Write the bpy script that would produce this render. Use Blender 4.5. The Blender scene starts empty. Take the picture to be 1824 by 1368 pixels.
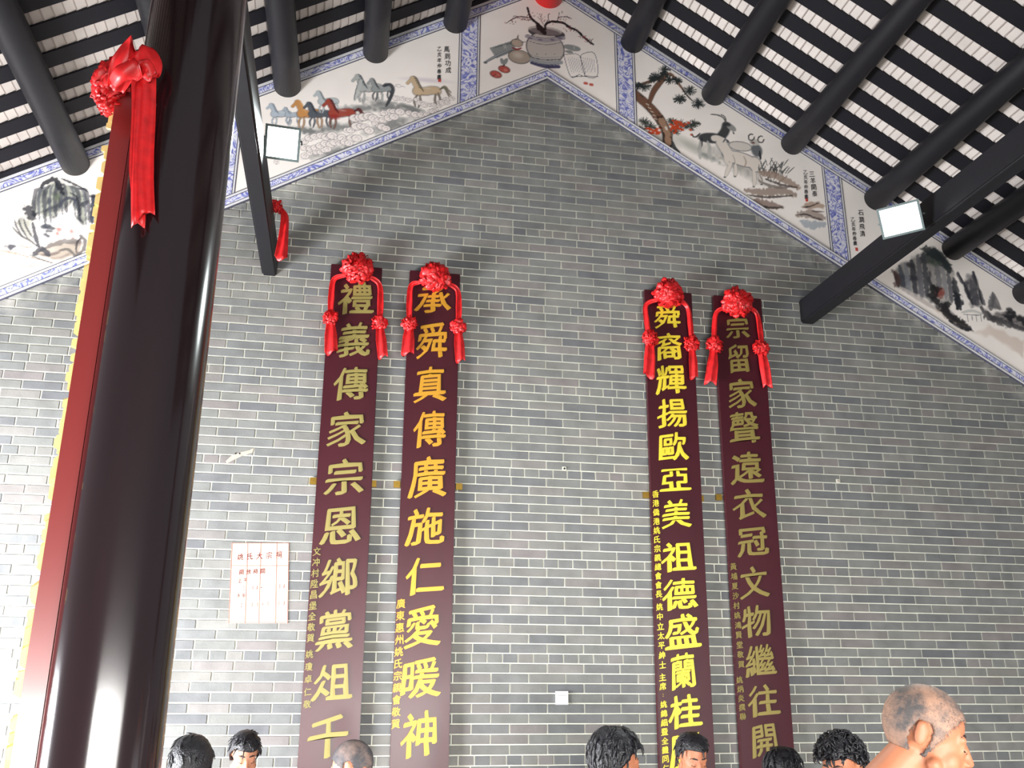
import bpy, bmesh, math, random
import numpy as np
from mathutils import Vector, Matrix

random.seed(7)
rng = np.random.default_rng(7)
SC = bpy.context.scene
COL = SC.collection

# ------------------------------------------------------------------ camera
F, PITCH, YAW, ROLL, DIST, CZ = 1644.1254, 0.30860745, 0.18205916, 0.00637775, 6.23067, 1.78
W_, H_ = 1824, 1368
_cy, _sy, _cp, _sp = math.cos(YAW), math.sin(YAW), math.cos(PITCH), math.sin(PITCH)
FW = Vector((_sy * _cp, _cy * _cp, _sp))
_rt = Vector((_cy, -_sy, 0)); _up = _rt.cross(FW)
RT = _rt * math.cos(ROLL) + _up * math.sin(ROLL)
UP = _up * math.cos(ROLL) - _rt * math.sin(ROLL)
EYE = Vector((0, -DIST, CZ))
cam_d = bpy.data.cameras.new('camera')
cam_d.sensor_width = 36.0
cam_d.lens = F / W_ * 36.0
cam_d.clip_start = 0.05
cam_d.clip_end = 200
cam = bpy.data.objects.new('camera', cam_d)
M = Matrix.Identity(4)
for i in range(3):
    M[i][0] = RT[i]; M[i][1] = UP[i]; M[i][2] = -FW[i]; M[i][3] = EYE[i]
cam.matrix_world = M
COL.objects.link(cam)
SC.camera = cam

# ------------------------------------------------------------------ world, large lights, exposure
world = bpy.data.worlds.new('world')
SC.world = world
world.use_nodes = True
bg = world.node_tree.nodes['Background']
bg.inputs[0].default_value = (0.92, 0.95, 1.0, 1)
bg.inputs[1].default_value = 0.26


def area(name, loc, target, sx, sy, power, color):
    d = bpy.data.lights.new(name, 'AREA')
    d.shape = 'RECTANGLE'; d.size = sx; d.size_y = sy
    d.energy = power; d.color = color
    o = bpy.data.objects.new(name, d)
    o.location = loc
    o.rotation_euler = (Vector(target) - Vector(loc)).to_track_quat('-Z', 'Y').to_euler()
    COL.objects.link(o)
    return o


area('courtyard_daylight', (-4.2, -1.9, 0.9), (-1.6, 0.0, 0.7), 2.6, 1.6, 1050, (0.95, 0.97, 1.0))
area('hall_fill', (1.2, -9.0, 0.9), (0.8, 0, -1.15), 6.0, 1.4, 375, (1.0, 0.985, 0.95)).data.spread = math.radians(96)  # fill light added behind the camera to brighten wall and roof
SC.view_settings.view_transform = 'Standard'
SC.view_settings.look = 'None'
SC.view_settings.gamma = 1
SC.view_settings.use_curve_mapping = False
SC.view_settings.exposure = 0.35

# ------------------------------------------------------------------ helpers
def ray(u, v):
    return FW + RT * ((u - W_ / 2) / F) - UP * ((v - H_ / 2) / F)


def at(u, v, y=0.0):
    d = ray(u, v)
    return EYE + d * ((y + DIST) / d.y)


def proj(p):
    d = Vector(p) - EYE
    z = d.dot(FW)
    if z <= 0.05:
        return (-9999, -9999)
    return (W_ / 2 + F * d.dot(RT) / z, H_ / 2 - F * d.dot(UP) / z)


def lin(c):
    out = []
    for v in c:
        v = v / 255.0
        out.append(v / 12.92 if v <= 0.04045 else ((v + 0.055) / 1.055) ** 2.4)
    return out


def tag(o, label=None, cat=None, group=None, kind=None):
    if label: o['label'] = label
    if cat: o['category'] = cat
    if group: o['group'] = group
    if kind: o['kind'] = kind
    return o


def empty(name, loc=(0, 0, 0), label=None, cat=None, group=None, kind=None):
    o = bpy.data.objects.new(name, None)
    o.location = loc
    o.empty_display_size = 0.1
    COL.objects.link(o)
    return tag(o, label, cat, group, kind)


def link(name, me, m=None, parent=None, loc=None):
    """one mesh object; with a parent its vertices are in world space and the parent sits unrotated"""
    o = bpy.data.objects.new(name, me)
    if m is not None and len(me.materials) == 0:
        me.materials.append(m)
    COL.objects.link(o)
    if parent is not None:
        o.parent = parent
        pl = parent.matrix_world.translation if parent.matrix_world.translation.length else world_loc(parent)
        l = Vector(loc) if loc is not None else Vector((0, 0, 0))
        o.location = l - world_loc(parent)
    elif loc is not None:
        o.location = loc
    return o


def world_loc(o):
    v = Vector((0, 0, 0))
    while o is not None:
        v += o.location
        o = o.parent
    return v


def mesh(name, verts, faces, smooth=False):
    me = bpy.data.meshes.new(name)
    me.from_pydata([tuple(v) for v in verts], [], faces)
    me.update()
    if smooth:
        me.polygons.foreach_set('use_smooth', [True] * len(me.polygons))
    return me


def box_data(x0, x1, y0, y1, z0, z1):
    v = [(x0, y0, z0), (x1, y0, z0), (x1, y1, z0), (x0, y1, z0), (x0, y0, z1), (x1, y0, z1), (x1, y1, z1), (x0, y1, z1)]
    f = [(0, 3, 2, 1), (4, 5, 6, 7), (0, 1, 5, 4), (1, 2, 6, 5), (2, 3, 7, 6), (3, 0, 4, 7)]
    return v, f


def box(name, x0, x1, y0, y1, z0, z1, m, parent=None, bevel=0.0):
    v, f = box_data(x0, x1, y0, y1, z0, z1)
    me = mesh(name, v, f)
    if bevel:
        bm = bmesh.new(); bm.from_mesh(me)
        bmesh.ops.bevel(bm, geom=bm.edges[:], offset=bevel, segments=2, affect='EDGES', profile=0.6)
        bm.to_mesh(me); bm.free()
    return link(name, me, m, parent)


def prism_xz(name, pts, y0, y1, m, parent=None):
    """polygon in the x-z plane extruded from y0 to y1"""
    n = len(pts)
    v = [(p[0], y0, p[1]) for p in pts] + [(p[0], y1, p[1]) for p in pts]
    f = [tuple(range(n)), tuple(range(2 * n - 1, n - 1, -1))]
    for i in range(n):
        j = (i + 1) % n
        f.append((i, n + i, n + j, j))
    return link(name, mesh(name, v, f), m, parent)


def tube(pts, radii, seg=16, squash=None, cap=True):
    pts = [Vector(p) for p in pts]
    n = len(pts)
    V, Fc = [], []
    ref = None
    for i, p in enumerate(pts):
        t = (pts[min(i + 1, n - 1)] - pts[max(i - 1, 0)]).normalized()
        if ref is None:
            ref = Vector((0, 0, 1)) if abs(t.z) < 0.9 else Vector((1, 0, 0))
        a = t.cross(ref).normalized(); b = a.cross(t).normalized()
        ref = b
        r = radii[i] if hasattr(radii, '__len__') else radii
        for k in range(seg):
            th = 2 * math.pi * k / seg
            V.append(p + a * (math.cos(th) * r) + b * (math.sin(th) * r * (squash or 1)))
    for i in range(n - 1):
        for k in range(seg):
            k2 = (k + 1) % seg
            Fc.append((i * seg + k, i * seg + k2, (i + 1) * seg + k2, (i + 1) * seg + k))
    if cap:
        Fc.append(tuple(range(seg - 1, -1, -1)))
        Fc.append(tuple(range((n - 1) * seg, n * seg)))
    return V, Fc


class MB:
    def __init__(s): s.v = []; s.f = []

    def add(s, v, f):
        b = len(s.v)
        s.v += [tuple(p) for p in v]
        s.f += [tuple(i + b for i in q) for q in f]

    def box(s, *a): s.add(*box_data(*a))

    def tube(s, *a, **k): s.add(*tube(*a, **k))

    def mesh(s, name, smooth=False): return mesh(name, s.v, s.f, smooth)

    def build(s, name, m, parent=None, smooth=False): return link(name, s.mesh(name, smooth), m, parent)


# ------------------------------------------------------------------ materials
def mat(name, color, rough=0.6, metal=0.0, spec=0.5, noise=None, bump=0.0, coat=0.0, bscale=40.0):
    """noise = (scale, amount, stretch xyz)"""
    m = bpy.data.materials.new(name)
    m.use_nodes = True
    nt = m.node_tree
    b = nt.nodes['Principled BSDF']
    b.inputs['Base Color'].default_value = (*color, 1)
    b.inputs['Roughness'].default_value = rough
    b.inputs['Metallic'].default_value = metal
    b.inputs['Specular IOR Level'].default_value = spec
    b.inputs['Coat Weight'].default_value = coat
    b.inputs['Coat Roughness'].default_value = 0.12
    geo = nt.nodes.new('ShaderNodeNewGeometry')
    if noise:
        mp = nt.nodes.new('ShaderNodeMapping')
        mp.inputs['Scale'].default_value = noise[2] if len(noise) > 2 else (1, 1, 1)
        nt.links.new(geo.outputs['Position'], mp.inputs['Vector'])
        n = nt.nodes.new('ShaderNodeTexNoise')
        n.inputs['Scale'].default_value = noise[0]
        n.inputs['Detail'].default_value = 5
        nt.links.new(mp.outputs[0], n.inputs['Vector'])
        mr = nt.nodes.new('ShaderNodeMapRange')
        mr.inputs['From Min'].default_value = 0.3; mr.inputs['From Max'].default_value = 0.7
        mr.inputs['To Min'].default_value = 1 - noise[1]; mr.inputs['To Max'].default_value = 1 + noise[1]
        nt.links.new(n.outputs['Fac'], mr.inputs['Value'])
        mx = nt.nodes.new('ShaderNodeVectorMath'); mx.operation = 'SCALE'
        mx.inputs[0].default_value = color
        nt.links.new(mr.outputs[0], mx.inputs['Scale'])
        nt.links.new(mx.outputs[0], b.inputs['Base Color'])
    if bump:
        n2 = nt.nodes.new('ShaderNodeTexNoise')
        n2.inputs['Scale'].default_value = bscale
        n2.inputs['Detail'].default_value = 4
        nt.links.new(geo.outputs['Position'], n2.inputs['Vector'])
        bp = nt.nodes.new('ShaderNodeBump')
        bp.inputs['Strength'].default_value = bump
        bp.inputs['Distance'].default_value = 0.01
        nt.links.new(n2.outputs['Fac'], bp.inputs['Height'])
        nt.links.new(bp.outputs[0], b.inputs['Normal'])
    return m


def brick_mat(name, attribute):
    """grey clay brick; tone from object random (single bricks) or a face attribute (the joined rest)"""
    m = bpy.data.materials.new(name)
    m.use_nodes = True
    nt = m.node_tree
    L = nt.links
    b = nt.nodes['Principled BSDF']
    b.inputs['Roughness'].default_value = 0.85
    b.inputs['Specular IOR Level'].default_value = 0.25
    if attribute:
        a = nt.nodes.new('ShaderNodeAttribute'); a.attribute_name = 'tone'
        src = a.outputs['Fac']
    else:
        a = nt.nodes.new('ShaderNodeObjectInfo')
        src = a.outputs['Random']
    cr = nt.nodes.new('ShaderNodeValToRGB')
    e = cr.color_ramp.elements
    e[0].position = 0.0; e[0].color = (*lin((97, 98, 101)), 1)
    e[1].position = 1.0; e[1].color = (*lin((124, 123, 119)), 1)
    for pos, c in ((0.05, (102, 103, 104)), (0.3, (109, 110, 109)), (0.55, (114, 115, 112)), (0.78, (119, 117, 113)), (0.9, (116, 111, 110))):
        k = cr.color_ramp.elements.new(pos); k.color = (*lin(c), 1)
    L.new(src, cr.inputs['Fac'])
    geo = nt.nodes.new('ShaderNodeNewGeometry')
    n = nt.nodes.new('ShaderNodeTexNoise')
    n.inputs['Scale'].default_value = 7.0; n.inputs['Detail'].default_value = 6
    L.new(geo.outputs['Position'], n.inputs['Vector'])
    mr = nt.nodes.new('ShaderNodeMapRange')
    mr.inputs['From Min'].default_value = 0.3; mr.inputs['From Max'].default_value = 0.7
    mr.inputs['To Min'].default_value = 0.82; mr.inputs['To Max'].default_value = 1.15
    L.new(n.outputs['Fac'], mr.inputs['Value'])
    sc = nt.nodes.new('ShaderNodeVectorMath'); sc.operation = 'SCALE'
    L.new(cr.outputs['Color'], sc.inputs[0]); L.new(mr.outputs[0], sc.inputs['Scale'])
    # lime-wash smears just under the frieze and thin drips
    sep = nt.nodes.new('ShaderNodeSeparateXYZ')
    L.new(geo.outputs['Position'], sep.inputs[0])

    def mth(op, a_, b_=None):
        q = nt.nodes.new('ShaderNodeMath'); q.operation = op
        for i_, s_ in enumerate((a_, b_)):
            if s_ is None: continue
            if isinstance(s_, (int, float)): q.inputs[i_].default_value = s_
            else: L.new(s_, q.inputs[i_])
        return q.outputs[0]
    d = mth('ABSOLUTE', mth('SUBTRACT', sep.outputs['X'], 1.413))
    zl = mth('SUBTRACT', 6.402, mth('MULTIPLY', d, 0.6))
    under = mth('SUBTRACT', zl, sep.outputs['Z'])
    n3 = nt.nodes.new('ShaderNodeTexNoise'); n3.inputs['Scale'].default_value = 5.0; n3.inputs['Detail'].default_value = 5
    L.new(geo.outputs['Position'], n3.inputs['Vector'])
    near = nt.nodes.new('ShaderNodeMapRange')
    near.inputs['From Min'].default_value = 0.02; near.inputs['From Max'].default_value = 0.20
    near.inputs['To Min'].default_value = 1.0; near.inputs['To Max'].default_value = 0.0
    L.new(under, near.inputs['Value'])
    nm = nt.nodes.new('ShaderNodeMapRange')
    nm.inputs['From Min'].default_value = 0.45; nm.inputs['From Max'].default_value = 0.62
    L.new(n3.outputs['Fac'], nm.inputs['Value'])
    smear = mth('MULTIPLY', mth('MULTIPLY', near.outputs[0], nm.outputs[0]), 0.6)
    mix = nt.nodes.new('ShaderNodeMix'); mix.data_type = 'RGBA'
    L.new(smear, mix.inputs['Factor'])
    L.new(sc.outputs[0], mix.inputs['A'])
    mix.inputs['B'].default_value = (*lin((190, 188, 180)), 1)
    L.new(mix.outputs['Result'], b.inputs['Base Color'])
    n2 = nt.nodes.new('ShaderNodeTexNoise'); n2.inputs['Scale'].default_value = 90; n2.inputs['Detail'].default_value = 3
    L.new(geo.outputs['Position'], n2.inputs['Vector'])
    bp = nt.nodes.new('ShaderNodeBump'); bp.inputs['Strength'].default_value = 0.25; bp.inputs['Distance'].default_value = 0.004
    L.new(n2.outputs['Fac'], bp.inputs['Height']); L.new(bp.outputs[0], b.inputs['Normal'])
    return m


def scroll_mat(name):
    """blue and white painted scrollwork of the frieze bands"""
    m = bpy.data.materials.new(name)
    m.use_nodes = True
    nt = m.node_tree; L = nt.links
    b = nt.nodes['Principled BSDF']
    b.inputs['Roughness'].default_value = 0.7
    geo = nt.nodes.new('ShaderNodeNewGeometry')
    n = nt.nodes.new('ShaderNodeTexNoise')
    n.inputs['Scale'].default_value = 8; n.inputs['Detail'].default_value = 1.5; n.inputs['Distortion'].default_value = 2.2
    L.new(geo.outputs['Position'], n.inputs['Vector'])
    w = nt.nodes.new('ShaderNodeMath'); w.operation = 'MULTIPLY'; w.inputs[1].default_value = 36
    L.new(n.outputs['Fac'], w.inputs[0])
    s = nt.nodes.new('ShaderNodeMath'); s.operation = 'SINE'
    L.new(w.outputs[0], s.inputs[0])
    v = nt.nodes.new('ShaderNodeTexVoronoi'); v.inputs['Scale'].default_value = 26
    L.new(geo.outputs['Position'], v.inputs['Vector'])
    a = nt.nodes.new('ShaderNodeMath'); a.operation = 'MULTIPLY_ADD'; a.inputs[1].default_value = 1.6
    L.new(v.outputs['Distance'], a.inputs[0]); L.new(s.outputs[0], a.inputs[2])
    cr = nt.nodes.new('ShaderNodeValToRGB')
    e = cr.color_ramp.elements
    e[0].position = 0.0; e[0].color = (*lin((96, 100, 178)), 1)
    e[1].position = 1.0; e[1].color = (*lin((224, 222, 230)), 1)
    k = e.new(0.36); k.color = (*lin((124, 130, 196)), 1)
    k = e.new(0.62); k.color = (*lin((188, 190, 216)), 1)
    mr = nt.nodes.new('ShaderNodeMapRange')
    mr.inputs['From Min'].default_value = -0.9; mr.inputs['From Max'].default_value = 1.7
    L.new(a.outputs[0], mr.inputs['Value'])
    L.new(mr.outputs[0], cr.inputs['Fac'])
    L.new(cr.outputs['Color'], b.inputs['Base Color'])
    return m


def paint_mat(name):
    m = bpy.data.materials.new(name)
    m.use_nodes = True
    nt = m.node_tree
    b = nt.nodes['Principled BSDF']
    b.inputs['Roughness'].default_value = 0.75
    b.inputs['Specular IOR Level'].default_value = 0.3
    a = nt.nodes.new('ShaderNodeAttribute'); a.attribute_name = 'pigment'
    nt.links.new(a.outputs['Color'], b.inputs['Base Color'])
    return m


def emit_mat(name, color, strength):
    m = bpy.data.materials.new(name)
    m.use_nodes = True
    b = m.node_tree.nodes['Principled BSDF']
    b.inputs['Base Color'].default_value = (0.8, 0.8, 0.8, 1)
    b.inputs['Emission Color'].default_value = (*color, 1)
    b.inputs['Emission Strength'].default_value = strength
    return m


M_MORTAR = mat('lime_mortar', lin((200, 200, 187)), 0.9, noise=(9, 0.12), bump=0.2)
M_BRICK1 = brick_mat('grey_brick_single', False)
M_BRICK2 = brick_mat('grey_brick_field', True)
M_DARKWOOD = mat('black_stained_timber', lin((20, 19, 24)), 0.5, spec=0.4, noise=(6, 0.25, (1, 0.15, 1)), bump=0.1, bscale=18)
M_RAFTER = mat('black_painted_batten', lin((18, 17, 23)), 0.6, spec=0.25)
M_TILE = mat('whitewashed_clay_tile', lin((198, 189, 183)), 0.8, noise=(5, 0.10))
M_LIP_T = mat('shaded_tile_lip', lin((160, 148, 142)), 0.85)  # shade at the tile joints, put into the lip colour
M_DECK = mat('roof_bedding', lin((120, 112, 105)), 0.9)
M_LACQUER = mat('dark_red_lacquer', lin((34, 19, 22)), 0.15, spec=0.6, noise=(3, 0.5, (1, 1, 0.12)), coat=0.4)
M_MAROON = mat('maroon_lacquer', lin((58, 16, 25)), 0.36, spec=0.35, noise=(4, 0.12, (1, 1, 0.3)), coat=0.05)
M_BOARD = mat('red_lacquer_board', lin((128, 38, 36)), 0.28, spec=0.5, coat=0.3)
M_GOLD_DULL = mat('dull_gold_paint', lin((138, 126, 70)), 0.5, metal=0.25)  # golds differ in tone from board to board
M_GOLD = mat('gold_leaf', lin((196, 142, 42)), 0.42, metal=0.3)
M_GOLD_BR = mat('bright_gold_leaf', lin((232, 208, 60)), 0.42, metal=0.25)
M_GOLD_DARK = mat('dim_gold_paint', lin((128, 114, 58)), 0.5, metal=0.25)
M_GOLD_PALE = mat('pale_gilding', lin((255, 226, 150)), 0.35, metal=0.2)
M_BRASS = mat('brass', lin((150, 120, 50)), 0.4, metal=0.8)
M_SILK = mat('red_silk', lin((196, 26, 30)), 0.45, spec=0.5, noise=(25, 0.25))
M_REDPAINT = mat('red_paint', lin((205, 20, 22)), 0.35)
M_FLOOR = mat('grey_stone_floor', lin((150, 146, 138)), 0.6, noise=(2, 0.15))
M_WHITEPL = mat('white_plastic', lin((240, 240, 236)), 0.4)
M_GREYPL = mat('grey_slot', lin((150, 152, 150)), 0.5)
M_LAMPCASE = mat('grey_lamp_casing', lin((88, 100, 100)), 0.45, metal=0.3)
M_GLASS_LIT = emit_mat('lit_lamp_glass', (0.93, 1.0, 1.0), 5)
M_SCROLL = scroll_mat('blue_scrollwork')
M_LINEDARK = mat('slate_line', lin((70, 70, 84)), 0.7)
M_LINEWHITE = mat('white_line', lin((214, 212, 214)), 0.7)
M_PAINT = paint_mat('mural_pigment')
M_INK = mat('black_ink', lin((40, 40, 46)), 0.8)
M_SEAL = mat('red_seal_ink', lin((190, 70, 60)), 0.8)
M_PAPER = mat('pink_paper', lin((230, 186, 168)), 0.85, noise=(14, 0.05, (1, 1, 0.3)))
M_PAPERLINE = mat('paper_red_ink', lin((184, 96, 84)), 0.85)
M_WRITING = mat('brown_ink', lin((86, 30, 40)), 0.85)
M_CEMENT = mat('tan_cement', lin((168, 152, 140)), 0.9, bump=0.3)
M_HOLE = mat('dark_hole', lin((30, 24, 22)), 0.9)

# ------------------------------------------------------------------ big geometry numbers (metres)
XR = 1.43                       # ridge
def roof_z(x): return 7.39 - 0.60 * abs(x - XR)     # underside of the rafters
def band_z(x): return 6.402 - 0.60 * abs(x - 1.42)  # lower edge of the frieze
X0, X1, Y1 = -3.4, 6.3, -6.6

# floor
box('floor', -6, 9, -10, 0.25, -0.12, 0.0, M_FLOOR)['kind'] = 'structure'

# wall_back: mortar body, bricks are its parts
wall = prism_xz('wall_back', [(X0, 0), (X1, 0), (X1, roof_z(X1) + 0.1), (XR, roof_z(XR) + 0.1), (X0, roof_z(X0) + 0.1)], 0.004, 0.26, M_MORTAR)
wall['kind'] = 'structure'

BL, BH, JT = 0.25, 0.0623348, 0.0086
ZROW0 = 4.39754


def brick_mesh(name, w, jig):
    """brick face proud of the joint plane with a worn bevelled edge; origin at face centre"""
    hw, hh, b = w / 2, (BH - JT) / 2, 0.0022
    v = []
    r = random.Random(jig)
    for (sx, sz) in ((-1, -1), (1, -1), (1, 1), (-1, 1)):
        v.append((sx * hw, 0.006, sz * hh))
    for (sx, sz) in ((-1, -1), (1, -1), (1, 1), (-1, 1)):
        v.append((sx * hw + r.uniform(-0.0008, 0.0008), 0.0, sz * hh + r.uniform(-0.0008, 0.0008)))
    for (sx, sz) in ((-1, -1), (1, -1), (1, 1), (-1, 1)):
        v.append((sx * (hw - b), -b, sz * (hh - b)))
    f = [(8, 9, 10, 11)]
    for i in range(4):
        j = (i + 1) % 4
        f.append((i, j, 4 + j, 4 + i)); f.append((4 + i, 4 + j, 8 + j, 8 + i))
    return mesh(name, v, f)


stret = [brick_mesh('brick', BL - JT, k) for k in range(6)]
head_ = [brick_mesh('brick', 0.103 - JT, 10 + k) for k in range(4)]
for me in stret + head_: me.materials.append(M_BRICK1)
PLANKS = {'A': (-0.183, 0.192), 'B': (0.379, 0.748), 'C': (2.142, 2.520), 'D': (2.702, 3.087)}
bricks = []
for k in range(-42, 71):
    z = ZROW0 - k * BH
    if k % 10 == 0:
        step, ph, kind = 0.103, 1.177 + 0.5 * 0.103 + (k // 10) * 0.031, 'h'
    else:
        step, kind = BL, 's'
        j = k % 10
        ph = 1.395 + (0.125 if j % 2 == 1 else 0.0)   # brick centre
    i0 = int(math.floor((X0 - ph) / step)); i1 = int(math.ceil((X1 - ph) / step))
    for i in range(i0, i1 + 1):
        x = ph + i * step
        if x - step / 2 < X0 or x + step / 2 > X1: continue
        lo = min(band_z(x - step / 2), band_z(x + step / 2)) if abs(x - 1.42) > step else band_z(x)
        if z - BH / 2 > max(band_z(x - step / 2), band_z(x + step / 2), band_z(x) if abs(x - 1.42) < step / 2 else 0) + 0.02: continue
        bricks.append((x, z, kind))


def brick_score(b):
    x, z, k = b
    u, v = proj((x, 0, z))
    if not (20 < u < 1800 and 20 < v < 1290): return 1e9
    for (a, c) in PLANKS.values():
        if a - 0.02 < x < c + 0.02 and z < 4.6: return 1e9
    ul, ur = 271 - 0.14 * v, 439 - 0.1 * v
    if ul - 75 < u < ur + 25: return 1e9
    return (Vector((x, 0, z)) - EYE).length * (1.0 if k == 's' else 1.35)


order = sorted(range(len(bricks)), key=lambda i: brick_score(bricks[i]))
single = set(order[:300])
mb_v, mb_f, tones = [], [], []
for i, (x, z, k) in enumerate(bricks):
    me = random.choice(stret if k == 's' else head_)
    dy = random.uniform(-0.0012, 0.0012)
    if i in single:
        o = bpy.data.objects.new('brick', me)
        o.parent = wall
        o.location = (x, dy, z)
        COL.objects.link(o)
    else:
        b0 = len(mb_v)
        mb_v += [(v.co.x + x, v.co.y + dy, v.co.z + z) for v in me.vertices]
        mb_f += [tuple(q + b0 for q in p.vertices) for p in me.polygons]
        tones += [random.random()] * len(me.polygons)
me = mesh('brick', mb_v, mb_f)
at_ = me.attributes.new('tone', 'FLOAT', 'FACE')
at_.data.foreach_set('value', tones)
me.materials.append(M_BRICK2)
o = link('brick_field', me, None, wall)
o['kind'] = 'stuff'

# ------------------------------------------------------------------ frieze bands (painted mouldings)
def band(name, fz, segs, xa, xb, base_y, proud=0.0):
    """segs: list of (lo, hi, material, part name) as vertical offsets from fz"""
    root = None
    for (lo, hi, m, nm) in segs:
        pts = [(xa, fz(xa) + lo), (xb, fz(xb) + lo), (xb, fz(xb) + hi), (xa, fz(xa) + hi)]
        y = base_y - (0.004 if nm == 'white_line' else 0.0025 if nm == 'dark_line' else 0)
        o = prism_xz(nm if root else name, pts, y, 0.003, m, root)
        if root is None:
            root = o; o['kind'] = 'structure'
    return root


low = [(0.034, 0.082, M_SCROLL, 'scrollwork'), (0.002, 0.010, M_LINEDARK, 'dark_line'), (0.010, 0.028, M_LINEWHITE, 'white_line'),
       (0.028, 0.034, M_LINEDARK, 'dark_line'), (0.082, 0.087, M_LINEDARK, 'dark_line'), (0.087, 0.104, M_LINEWHITE, 'white_line'), (0.104, 0.110, M_LINEDARK, 'dark_line')]
upp = [(-0.084, -0.030, M_SCROLL, 'scrollwork'), (-0.030, -0.024, M_LINEDARK, 'dark_line'), (-0.024, 0.02, M_LINEWHITE, 'white_line'),
       (-0.089, -0.084, M_LINEDARK, 'dark_line'), (-0.104, -0.089, M_LINEWHITE, 'white_line'), (-0.110, -0.104, M_LINEDARK, 'dark_line')]
YB = -0.0135
band('trim_1', band_z, low, X0, 1.42, YB)
band('trim_2', band_z, low, 1.42, X1, YB)
band('trim_3', roof_z, upp, X0, XR, YB)
band('trim_4', roof_z, upp, XR, X1, YB)
tn = 5
for s in (-1, 1):
    for d0 in (0.565, 2.335):
        root = None
        for (a, b, m, nm) in ((0.024, 0.148, M_SCROLL, 'scrollwork'), (0, 0.006, M_LINEDARK, 'dark_line'), (0.006, 0.018, M_LINEWHITE, 'white_line'), (0.018, 0.024, M_LINEDARK, 'dark_line'),
                              (0.148, 0.154, M_LINEDARK, 'dark_line'), (0.154, 0.166, M_LINEWHITE, 'white_line'), (0.166, 0.172, M_LINEDARK, 'dark_line')):
            xa, xb = sorted((XR + s * (d0 + a), XR + s * (d0 + b)))
            pts = [(xa, band_z(xa) + 0.05), (xb, band_z(xb) + 0.05), (xb, roof_z(xb) - 0.06), (xa, roof_z(xa) - 0.06)]
            y = -0.0112 - (0.0012 if nm == 'white_line' else 0.0008 if nm == 'dark_line' else 0)
            o = prism_xz(nm if root else 'trim_%d' % tn, pts, y, 0.003, m, root)
            if root is None: root = o; o['kind'] = 'structure'
        tn += 1

# ------------------------------------------------------------------ mural panels: painted plaster, pigment per vertex of a fine grid
PG = 0.0062
CREAM = np.array(lin((244, 236, 229)))


def vnoise(x, z, s, seed):
    """smooth value noise on arrays"""
    x = x * s + seed * 17.3; z = z * s + seed * 9.1
    xi = np.floor(x).astype(int); zi = np.floor(z).astype(int)
    fx = x - xi; fz = z - zi
    fx = fx * fx * (3 - 2 * fx); fz = fz * fz * (3 - 2 * fz)

    def h(a, b):
        n = (a * 374761393 + b * 668265263 + seed * 1274126177) & 0x7fffffff
        n = ((n ^ (n >> 13)) * 1274126177) & 0x7fffffff
        return ((n ^ (n >> 16)) & 0xffff) / 65535.0
    return (h(xi, zi) * (1 - fx) * (1 - fz) + h(xi + 1, zi) * fx * (1 - fz) + h(xi, zi + 1) * (1 - fx) * fz + h(xi + 1, zi + 1) * fx * fz)


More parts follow.
